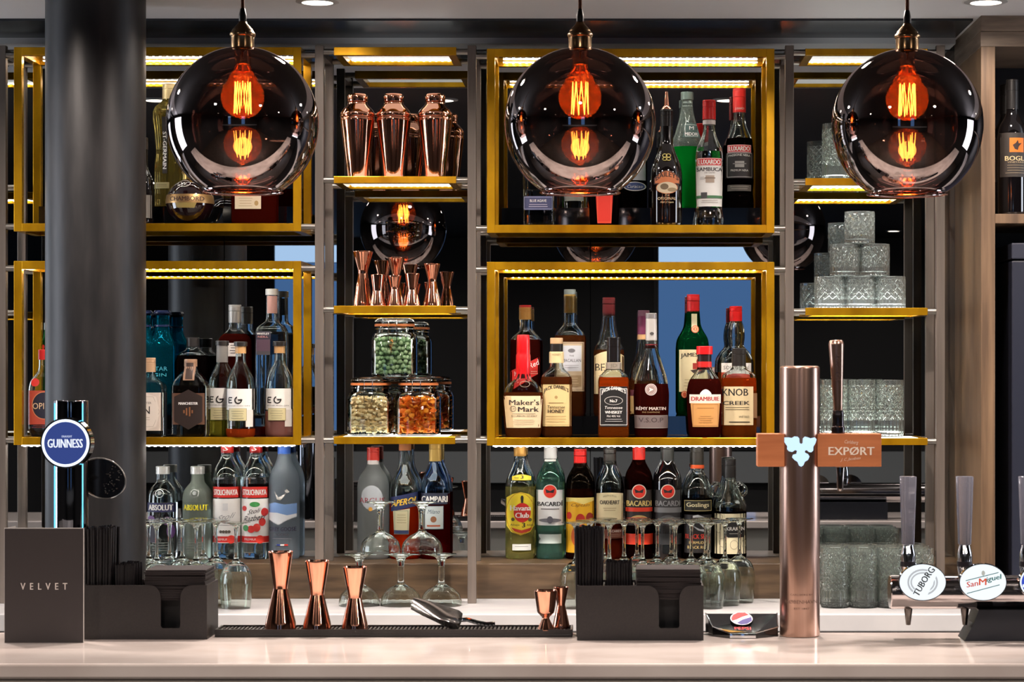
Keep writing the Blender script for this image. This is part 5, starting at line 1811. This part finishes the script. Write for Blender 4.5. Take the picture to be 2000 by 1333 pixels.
# ------------------------------------------------------------ napkin caddies
def caddy(px0, px1, pyt, pyb, Z0, label, slot, strawlab, shortlab, naplab, tall, short, seed):
    k = Z0 / F
    x0, x1 = at_px(px0, Z0), at_px(px1, Z0)
    z0 = CZ + 0.0002
    z1 = z0 + (pyb - pyt) * k
    y0, y1 = Z0, Z0 + 0.118
    s0, s1 = at_px(slot[0], Z0), at_px(slot[1], Z0)
    zs = z0 + (pyb - slot[2]) * k
    t = thing('napkin_caddy', ((x0 + x1) / 2, (y0 + y1) / 2, z0), label, 'napkin caddy', 'black bar caddies')
    bm = B()
    fl = 0.022
    top = z1
    pts = [(x0 + 0.004, z0), (x1 - 0.004, z0), (x1, z0 + 0.004), (x1, top), (s1 + fl * 0.9, top)]
    for i in range(1, 6):
        a = i / 6 * PI / 2
        pts.append((s1 + fl * 0.9 * (1 - math.sin(a)), top - 0.024 * (1 - math.cos(a))))
    pts += [(s1, top - 0.024), (s1, zs + 0.003), (s1 - 0.003, zs), (s0 + 0.003, zs), (s0, zs + 0.003), (s0, top - 0.024)]
    for i in range(1, 6):
        a = (1 - i / 6) * PI / 2
        pts.append((s0 - fl * 0.9 * (1 - math.sin(a)), top - 0.024 * (1 - math.cos(a))))
    pts += [(s0 - fl * 0.9, top), (x0, top), (x0, z0 + 0.004)]
    fs = poly_prism(bm, pts, y0, y0 + 0.003)
    bm.normal_update()
    bmesh.ops.triangulate(bm, faces=fs[:2])
    box(bm, (x0, y0 + 0.003, z0), (x0 + 0.003, y1, z1)); box(bm, (x1 - 0.003, y0 + 0.003, z0), (x1, y1, z1))
    box(bm, (x0 + 0.003, y1 - 0.003, z0), (x1 - 0.003, y1, z1)); box(bm, (x0 + 0.003, y0 + 0.003, z0), (x1 - 0.003, y1 - 0.003, z0 + 0.003))
    obj('tray_shell', bm, BLACKP, t, 0)
    bm = B()
    dx = at_px(slot[3], Z0)
    box(bm, (dx, y0 + 0.003, z0 + 0.003), (dx + 0.0025, y1 - 0.003, z1 - 0.004))
    dx2 = at_px(slot[4], Z0)
    box(bm, (dx2, y0 + 0.003, z0 + 0.003), (dx2 + 0.0025, y1 - 0.003, z1 - 0.004))
    obj('dividers', bm, BLACKP, t, 0)
    rnd = random.Random(seed)
    for (a, c, toppy, cnt, lab, grp, fan) in ((tall[0], tall[1], tall[2], tall[3], strawlab, 'tall black straws in the ' + label.split(' ')[0] + ' caddy', 0.016), (short[0], short[1], short[2], short[3], shortlab, 'short black straws in the ' + label.split(' ')[0] + ' caddy', 0.004)):
        proto = None
        ax0, ax1 = at_px(a, Z0 + 0.05), at_px(c, Z0 + 0.05)
        ht = z0 + (pyb - toppy) * k - (z0 + 0.004)
        cols = 9
        for i in range(cnt):
            u = (i % cols + 0.5) / cols
            v = (i // cols + 0.5) / math.ceil(cnt / cols)
            x = ax0 + 0.005 + (ax1 - ax0 - 0.010) * u + rnd.uniform(-0.0008, 0.0008)
            y = y0 + 0.012 + 0.088 * v
            if proto is None:
                b_ = B()
                rod(b_, (0, 0, 0), (0, 0, ht), 0.0031, seg=10, caps=False)
                rod(b_, (0, 0, ht), (0, 0, 0.001), 0.0024, seg=10, caps=False)
                proto = obj('drinking_straw', b_, flat((16, 13, 15), 0.3), None, 60, origin=(0, 0, 0))
                o = proto
            else:
                o = proto.copy()
                COL.objects.link(o)
            o.location = (x, y, z0 + 0.0045)
            tilt = (u - 0.5) * fan * 2
            o.rotation_euler = (rnd.uniform(-0.01, 0.012), tilt * 3.2 / max(ht, 0.05) * 0.08 + rnd.uniform(-0.006, 0.006), 0)
            o.scale = (1, 1, 1 - 0.03 * rnd.random())
            tag(o, lab, 'straw', grp)
    # folded napkins
    proto = None
    nx0, nx1 = dx2 + 0.006, x1 - 0.005
    for i in range(18):
        if proto is None:
            b_ = B()
            box(b_, (-(nx1 - nx0) / 2, -0.05, 0), ((nx1 - nx0) / 2, 0.05, 0.0012)); box(b_, (-(nx1 - nx0) / 2, -0.05, 0.0014), ((nx1 - nx0) / 2, 0.05, 0.0027))
            box(b_, (-(nx1 - nx0) / 2, 0.049, 0.0010), ((nx1 - nx0) / 2, 0.050, 0.0016))
            proto = obj('paper_napkin', b_, flat((24, 16, 17), 0.9), None, 0, origin=(0, 0, 0))
            o = proto
        else:
            o = proto.copy()
            COL.objects.link(o)
        o.location = ((nx0 + nx1) / 2 + rnd.uniform(-0.001, 0.001), y0 + 0.059, z0 + (pyb - slot[5]) * k + i * 0.0031)
        o.rotation_euler = (0, 0, rnd.uniform(-0.022, 0.022))
        o.location.y += rnd.uniform(-0.0015, 0.0015)
        tag(o, naplab, 'napkin', 'folded napkins in the ' + label.split(' ')[0] + ' caddy')
    b_ = B()
    box(b_, (nx0, y0 + 0.045, z0 + 0.0032), (nx1, y1 - 0.006, z0 + (pyb - slot[5]) * k - 0.0006))
    obj('napkin_platform', b_, flat((6, 5, 7), 0.5), t, 0)


caddy(1127, 1374, 1146, 1253, 4.135, 'right black plastic bar caddy holding straws and napkins', (1287, 1327, 1229, 1178, 1237, 1174),
      'tall black drinking straw standing in the right bar caddy', 'short black straw in the middle slot of the right caddy', 'folded black paper napkin stacked in the right caddy', (1122, 1180, 1034, 36), (1180, 1238, 1102, 36), 3)
caddy(164, 404, 1142, 1248, 4.150, 'left black plastic bar caddy standing behind the menu card', (314, 352, 1226, 226, 274, 1172),
      'tall black drinking straw standing in the left bar caddy', 'short black straw in the middle slot of the left caddy', 'folded black paper napkin stacked in the left caddy', (168, 226, 1030, 36), (228, 273, 1102, 36), 4)

# ------------------------------------------------------------ menu card
t = thing('menu_card', P(86, 1257, 4.10), 'dark square menu card standing at the far left of the bar', 'menu card')
x0, x1 = at_px(9, 4.10), at_px(162, 4.10)
z0, z1 = CZ + 0.0003, CZ + 0.0003 + (1257 - 1034) * 4.10 / F
bm = B(); box(bm, (x0, 4.10, z0), (x1, 4.1022, z1)); obj('front_card', bm, flat((46, 40, 40), 0.5), t, 0)
bm = B()
e_ = 0.0012
box(bm, (x0 - e_, 4.1024, z0), (x1 + e_, 4.1040, z1 + e_))
obj('white_backing', bm, flat((206, 200, 196), 0.4), t, 0)
bm = B(); poly_prism(bm, [(x0, z0), (x0 + 0.002, z0), (x0 + 0.002, z1), (x0, z1)], 4.104, 4.17); obj('side_leaf', bm, flat((150, 144, 140), 0.4), t, 0)
dcl = Decal(4.10, lambda x, z: 4.0999)
dcl.t(86, 1146, 91, 13, 'V  E  L  V  E  T', (206, 198, 192), bold=0.01)
dcl.done('lettering', t)

# ------------------------------------------------------------ stout tap at the left
k = 4.2 / F
t = thing('stout_tap', P(139, 1250, 4.2), 'chrome beer tower with round glowing blue sign at left', 'beer tap')
X = at_px(139, 4.215)
bm = B(); lathe(bm, fillet([(0, CZ), (33 * k, CZ), (33 * k, CZ + 0.44), (30 * k, CAMZ + (VY - 782) * k), (0, CAMZ + (VY - 782) * k)], 0.002), (X, 4.215), 48); obj('tower', bm, flat((120, 122, 128), 0.05, 1.0), t)
bm = B()
for a in (-2.55, -0.62):
    xx, yy = X + 33.3 * k * math.cos(a), 4.215 + 33.3 * k * math.sin(a)
    rod(bm, (xx, yy, CZ + 0.02), (xx, yy, CAMZ + (VY - 788) * k), 0.0011, seg=8)
obj('light_lines', bm, glow((90, 190, 240), 2.6), t)
c = P(128, 866, 4.15)
bm = B()
rod(bm, c, c + Vector((0, 0.028, 0)), 49 * k, seg=64)
obj('sign_body', bm, CHROME, t)
rod_b = B(); rod(rod_b, c + Vector((0.004, 0.028, 0)), c + Vector((0.008, 0.045, 0)), 0.008, seg=16); obj('sign_arm', rod_b, CHROME, t)
dcl = Decal(4.15, lambda x, z: 4.1498)
dcl.e(128, 866, 46.5, 46.5, glow((226, 236, 255), 1.5), 48)
dcl.e(128, 866, 41.5, 41.5, glow((62, 80, 150), 0.75), 48)
dcl.t(127.5, 866.5, 68, 17, 'GUINNESS', glow((226, 232, 250), 1.1), bold=0.035)
dcl.t(131, 853, 20, 4, 'DRAUGHT', glow((200, 210, 240), 0.9), bold=0.03)
dcl.done('sign_face', t)
# nozzle arm facing the bartender
bm = B(); rod(bm, (X, 4.24, CAMZ + (VY - 900) * k), (X, 4.30, CAMZ + (VY - 905) * k), 0.011, seg=20); rod(bm, (X, 4.295, CAMZ + (VY - 890) * k), (X, 4.295, CAMZ + (VY - 990) * k), 0.009, 0.006, seg=20); obj('spout', bm, CHROME, t)
bm = B()
c = Vector((at_px(200, 4.28), 4.28, CAMZ + (VY - 935) * 4.28 / F))
pts = [c + Vector((0.044 * math.cos(a * PI / 24), 0.0, 0.038 * math.sin(a * PI / 24) + 0.006 * math.cos(a * PI / 24) * -1)) for a in range(48)]
tube(bm, pts, 0.0016, 8, closed=True, mi=0)
vs = [bm.verts.new(p + Vector((0, 0.001, 0))) for p in pts]
f = bm.faces.new(vs); f.material_index = 1
rnd = random.Random(5)
for i in range(42):
    a, r = rnd.uniform(-1.2, 1.2) - 0.2, rnd.uniform(0.3, 0.9)
    q = c + Vector((0.042 * r * math.cos(a), -0.001, 0.034 * r * math.sin(a)))
    bmesh.ops.create_icosphere(bm, subdivisions=1, radius=0.0011, matrix=Matrix.Translation(q))
obj('rear_badge', bm, [flat((150, 148, 146), 0.25, 0.8), flat((16, 15, 16), 0.2, 0.2)], t)
bm = B(); rod(bm, (X + 0.02, 4.235, c.z), (c.x - 0.03, 4.28, c.z), 0.004, seg=12); obj('badge_arm', bm, flat((16, 15, 16), 0.3), t)

# ------------------------------------------------------------ rose steel tower with wooden crossbar
k = 4.21 / F
t = thing('lager_tower', (at_px(1562, 4.21), 4.21, CZ), 'rose steel beer tower with cherry wood crossbar', 'beer tap')
X, Y = at_px(1562, 4.21), 4.21
TR = 39 * k
z = lambda py: CAMZ + (VY - py) * k
bm = B(); lathe(bm, fillet([(0, CZ), (TR, CZ), (TR, z(717)), (TR * 0.86, z(715)), (0, z(715))], 0.003), (X, Y), 72); obj('tower', bm, ROSE, t)
bm = B()
x0, x1 = at_px(1480, 4.185), at_px(1722, 4.185)
zt, zb = CAMZ + (VY - 848) * 4.185 / F, CAMZ + (VY - 912.5) * 4.185 / F
yb0, yb1 = 4.187, 4.235
box(bm, (x0, yb0, zb), (X - math.sqrt(TR ** 2 - (Y - yb0) ** 2) - 0.0004, yb1, zt), bev=0.0012)
obj('crossbar_end', bm, CHERRY, t, 0)
bm = B()
box(bm, (X + math.sqrt(TR ** 2 - (Y - yb0) ** 2) + 0.0016, yb0, zb), (x1, yb1, zt), bev=0.0012)
cb = obj('crossbar', bm, CHERRY, t, 0)
dcl = Decal(4.187, lambda x, z: 4.1868)
dcl.t(1663, 881.5, 89, 16, 'EXPØRT', (238, 222, 206), bold=0.03)
dcl.t(1663, 865, 27, 9, 'Carlsberg', (230, 206, 186), shear=0.4, slope=-2)
dcl.t(1661, 897.5, 40, 7, 'J. C. Jacobsen', (230, 206, 186), shear=0.5, slope=4)
dcl.done('lettering', cb)
dcl = Decal(4.171, lambda x, z: Y - math.sqrt(max(TR ** 2 - (x - X) ** 2, 1e-6)))
ol = [(285, 860), (290, 845), (320, 843), (345, 847), (365, 835), (390, 837), (402, 850), (405, 885), (418, 893), (428, 885), (430, 850), (445, 836), (470, 842), (490, 850), (525, 843), (540, 860), (530, 890), (513, 915), (512, 945), (495, 958), (478, 955), (460, 940), (445, 945), (447, 960), (470, 970), (482, 990), (470, 1015), (445, 1030), (435, 1055), (417, 1068), (400, 1058), (388, 1030), (365, 1015), (348, 995), (355, 975), (380, 968), (385, 945), (370, 940), (350, 955), (325, 950), (312, 935), (313, 912), (295, 885)]
pts = [(1460 + a / 3.92 - 1.5, 640 + b_ / 3.92) for a, b_ in ol]
tb = B()
vv = [tb.verts.new((p[0], 0, -p[1])) for p in pts]
fc = tb.faces.new(vv)
tb.normal_update()
bmesh.ops.triangulate(tb, faces=[fc])
idx = {v: i for i, v in enumerate(vv)}
fs = [tuple(idx[v] for v in f.verts) for f in tb.faces]
tb.free()
dcl.n = 4
dcl.add2d([(x, y) for x, y in pts], fs, glow((190, 220, 250), 1.25))
dcl.done('hop_leaf_light', t)
dcl = Decal(4.171, lambda x, z: Y - math.sqrt(max(TR ** 2 - (x - X) ** 2, 1e-6)))
etc = (112, 82, 70)
dcl.t(1566, 1163, 44, 3.5, 'CARLSBERG BY', etc)
dcl.t(1566, 1177, 62, 7, 'KØBENHAVN', etc)
dcl.t(1566, 1190, 30, 3.5, 'EST 1847', etc)
dcl.done('etched_lettering', t)
hx, hy = at_px(1637, 4.21), 4.212
bm = B()
lathe(bm, fillet([(0, z(803)), (8.5 * k, z(803)), (9 * k, z(790)), (15 * k, z(672)), (12.5 * k, z(665)), (0, z(664))], 1.5 * k), (hx, hy), 32)
bmesh.ops.rotate(bm, verts=bm.verts, cent=(hx, hy, z(803)), matrix=Matrix.Rotation(-0.028, 3, 'Y'))
th = obj('tap_handle', bm, ROSE, t)
dcl = Decal(4.196, lambda x, z: hy - 14.5 * k)
dcl.t(1637, 718, 52, 8, 'EXPØRT', (60, 38, 32), rot=90, bold=0.02)
dcl.done('lettering', th)
bm = B()
lathe(bm, fillet([(0, z(850)), (13.5 * k, z(850)), (13 * k, z(834)), (11.5 * k, z(833)), (11 * k, z(816)), (11.5 * k, z(812)), (10 * k, z(802)), (0, z(802))], 1 * k), (hx, hy), 28)
obj('handle_collar', bm, flat((70, 66, 70), 0.12, 0.9), t)
bm = B()
lathe(bm, fillet([(0, z(960)), (4.5 * k, z(960)), (6 * k, z(955)), (9 * k, z(913)), (0, z(913))], 1 * k), (hx + 0.004, hy), 28)
obj('nozzle', bm, flat((150, 144, 140), 0.08, 1.0), t)

# ------------------------------------------------------------ soft drink dispenser badge base
t = thing('drinks_gun_holder', P(1450, 1245, 4.18), 'low black and chrome soft drink dispenser base beside the tower', 'dispenser')
k = 4.18 / F
def pz(py, Z=4.18):
    return CAMZ + (VY - py) * Z / F
bm = B()
ysA, ysB = 4.165, 4.262
bot = [(at_px(1392, 4.2), 4.205), (at_px(1425, 4.17), 4.17), (at_px(1476, 4.17), 4.17), (at_px(1520, 4.2), 4.205), (at_px(1521, 4.2), 4.25), (at_px(1380, 4.2), 4.25)]
va = [bm.verts.new((x, y, CZ + 0.0004)) for x, y in bot]
hz = [0.016, 0.009, 0.009, 0.016, 0.037, 0.037]
vb = [bm.verts.new((x, y, CZ + h_)) for (x, y), h_ in zip(bot, hz)]
bm.faces.new(va[::-1]); bm.faces.new(vb)
for i in range(6):
    j = (i + 1) % 6
    bm.faces.new((va[i], va[j], vb[j], vb[i]))
bmesh.ops.triangulate(bm, faces=bm.faces[:])
obj('housing', bm, BLKGLOSS, t, 0)
bm = B()
tube(bm, [v_ + Vector((0, -0.0005, 0.001)) for v_ in (Vector((bot[5][0], 4.248, CZ + 0.037)), Vector((bot[0][0], 4.205, CZ + 0.016)), Vector((bot[1][0], 4.17, CZ + 0.009)), Vector((bot[2][0], 4.17, CZ + 0.009)), Vector((bot[3][0], 4.205, CZ + 0.016)), Vector((bot[4][0], 4.248, CZ + 0.037)))], 0.0013, 8)
box(bm, (bot[1][0], 4.164, CZ + 0.0005), (bot[2][0], 4.1695, CZ + 0.010), bev=0.001)
obj('chrome_edge', bm, CHROME, t)


def slope(x, z_):
    f = (z_ - (CZ + 0.009)) / 0.028
    return 4.170 + f * 0.08 - 0.004


bm = B()
dcl = Decal(4.195, slope)
dcl.e(1450, 1212.5, 22, 9.5, (226, 226, 230)); dcl.poly([(1430, 1212), (1434, 1207), (1444, 1203.5), (1458, 1203.5), (1466, 1207), (1452, 1210), (1440, 1214), (1431, 1216)], (206, 40, 44)); dcl.poly([(1440, 1219), (1452, 1214), (1470, 1210), (1470, 1216), (1460, 1220.5), (1448, 1221.5)], (60, 50, 120)); dcl.t(1450, 1227, 32, 4, 'PEPSI', (200, 40, 44), bold=0.04)
dcl.done('badge', t)

# ------------------------------------------------------------ beer font at the right with three taps
Zt = 4.16
k = Zt / F
zc = CAMZ + (VY - 1157) * k
t = thing('beer_font', (at_px(1960, Zt), Zt, CZ), 'chrome multi-tap beer font with oval glowing badges at right', 'beer tap')
xl, xr = at_px(1737, Zt), at_px(1737, Zt) + 0.62
bm = B()
R = 33 * k
prof = [(0, 0.0), (R * 0.9, 0.0), (R, 0.003), (R, 0.62)]
lathe(bm, [(0, 0), (R * 0.94, 0), (R, 0.002), (R, 0.618), (R * 0.94, 0.62), (0, 0.62)], (0, 0), 48)
bmesh.ops.rotate(bm, verts=bm.verts, cent=(0, 0, 0), matrix=Matrix.Rotation(PI / 2, 3, 'Y'))
bmesh.ops.translate(bm, verts=bm.verts, vec=(xl, Zt, zc))
obj('pipe', bm, flat((190, 184, 184), 0.1, 1.0), t)
bm = B()
px_ = [(1878, 1251), (1896, 1215), (1906, 1188), (2150, 1188), (2150, 1251)]
poly_prism(bm, [(at_px(a, Zt), max(CZ + 0.0003, CAMZ + (VY - b_) * k)) for a, b_ in px_][::-1], Zt - 0.035, Zt + 0.045)
bmesh.ops.recalc_face_normals(bm, faces=bm.faces[:])
obj('pedestal', bm, flat((40, 42, 48), 0.25, 0.3), t, 0)
bad = [(1802, 1138, 'TUBORG'), (1920, 1138, 'SM'), (2037, 1138, 'B')]
for (bx, by, kind) in bad:
    yb = Zt - R - 0.030
    kb = yb / F
    c = P(bx, by, yb)
    bm = B()
    n = 48
    ring0 = [bm.verts.new(c + Vector((46.5 * kb * math.cos(2 * PI * i / n), 0, 36.5 * kb * math.sin(2 * PI * i / n)))) for i in range(n)]
    ring1 = [bm.verts.new(c + Vector((47 * kb * math.cos(2 * PI * i / n), 0.010, 37 * kb * math.sin(2 * PI * i / n)))) for i in range(n)]
    bm.faces.new(ring0); bm.faces.new(ring1[::-1])
    for i in range(n):
        j = (i + 1) % n
        bm.faces.new((ring0[j], ring0[i], ring1[i], ring1[j]))
    bd = obj('badge', bm, CHROME, t)
    bm = B(); rod(bm, c + Vector((0, 0.010, 0)), Vector((c.x, Zt - R * 0.9, zc)), 0.010, seg=20); obj('badge_mount', bm, CHROME, bd)
    dcl = Decal(yb, lambda x, z_: yb - 0.0002)
    dcl.e(bx, by, 45, 35, glow((236, 244, 250), 1.05), 48)
    if kind == 'TUBORG':
        g_ = glow((190, 192, 196), 0.9)
        dcl.ring(bx, by, 30, 26, 3.5, g_); dcl.ring(bx, by, 24, 20, 3, g_)
        dcl.poly([(bx - 8, by + 28), (bx + 8, by + 28), (bx + 30, by - 20), (bx + 14, by - 30), (bx - 20, by + 20)], glow((236, 244, 250), 1.05))
        dcl.t(bx + 3, by - 1, 62, 13, 'TUBORG', flat((18, 20, 22), 0.5), rot=58, bold=0.03, bend=2)
    elif kind == 'SM':
        te = glow((20, 120, 110), 0.55)
        dcl.t(bx - 21, by + 3, 22, 11, 'San', glow((206, 70, 50), 0.9), slope=4, bold=0.02)
        dcl.t(bx + 21, by - 7, 28, 13, 'iguel', te, slope=6, bold=0.02)
        dcl.t(bx - 1, by - 1, 14, 13, 'M', glow((220, 90, 60), 0.9), bold=0.03)
        dcl.poly([(bx - 34, by - 4), (bx + 30, by - 20), (bx + 30, by - 18.5), (bx - 34, by - 2.5)], te); dcl.poly([(bx - 32, by + 21), (bx + 32, by + 4), (bx + 32, by + 5.5), (bx - 32, by + 22.5)], te); dcl.e(bx, by - 18, 3.5, 5, glow((196, 196, 186), 0.8))
    else:
        dcl.e(bx, by, 42, 32, glow((60, 80, 190), 1.0), 40); dcl.r(bx - 40, by + 4, bx + 40, by + 10, glow((236, 244, 250), 1.0))
    dcl.done('badge_face', bd)
for (hx_, hw0, hw1) in ((1773.5, 15.5, 11.5), (1884, 16, 12), (2006, 15.5, 11.5)):
    yh = Zt - 0.004
    kh = yh / F
    X = at_px(hx_ + 0, yh)
    zz_ = lambda py: CAMZ + (VY - py) * kh
    # tapered clear acrylic lever
    bm = B()
    hd = obj_parent = None
    a = [(hw1 * kh, 0.0085, zz_(1064)), (hw0 * kh, 0.0115, zz_(931))]
    lo_ = [bm.verts.new((X + sx * a[0][0], yh + sy * a[0][1], a[0][2])) for sx, sy in ((-1, -1), (1, -1), (1, 1), (-1, 1))]
    hi_ = [bm.verts.new((X + sx * a[1][0], yh + sy * a[1][1], a[1][2])) for sx, sy in ((-1, -1), (1, -1), (1, 1), (-1, 1))]
    fs = [bm.faces.new(lo_[::-1]), bm.faces.new(hi_)]
    for i in range(4):
        j = (i + 1) % 4
        fs.append(bm.faces.new((lo_[i], lo_[j], hi_[j], hi_[i])))
    bmesh.ops.bevel(bm, geom=bm.edges[:], offset=0.0016, segments=2, profile=0.5, affect='EDGES')
    hd = obj('tap_handle', bm, glass((240, 242, 248), 1.2, body=(176, 176, 190), amt=0.35), t, 30)
    bm = B()
    lathe(bm, fillet([(0, zz_(1124)), (12 * kh, zz_(1124)), (13.5 * kh, zz_(1112)), (14.5 * kh, zz_(1108)), (14.5 * kh, zz_(1092)), (14.5 * kh, zz_(1082)), (11.5 * kh, zz_(1070)), (10.5 * kh, zz_(1064.5)), (0, zz_(1064.5))], 1.2 * kh), (X, yh), 28)
    obj('ferrule', bm, CHROME, hd)
    bm = B()
    lathe(bm, [(14.6 * kh, zz_(1107)), (15 * kh, zz_(1107)), (15 * kh, zz_(1097)), (14.6 * kh, zz_(1097))], (X, yh), 28, cap0=False, cap1=False)
    obj('black_ring', bm, flat((30, 26, 32), 0.3), hd)
    bm = B()
    lathe(bm, fillet([(0, zz_(1222)), (4.5 * kh, zz_(1222)), (8.5 * kh, zz_(1188)), (0, zz_(1188))], kh), (X + 0.001, Zt), 24)
    obj('spout', bm, flat((110, 104, 100), 0.12, 1.0), t)
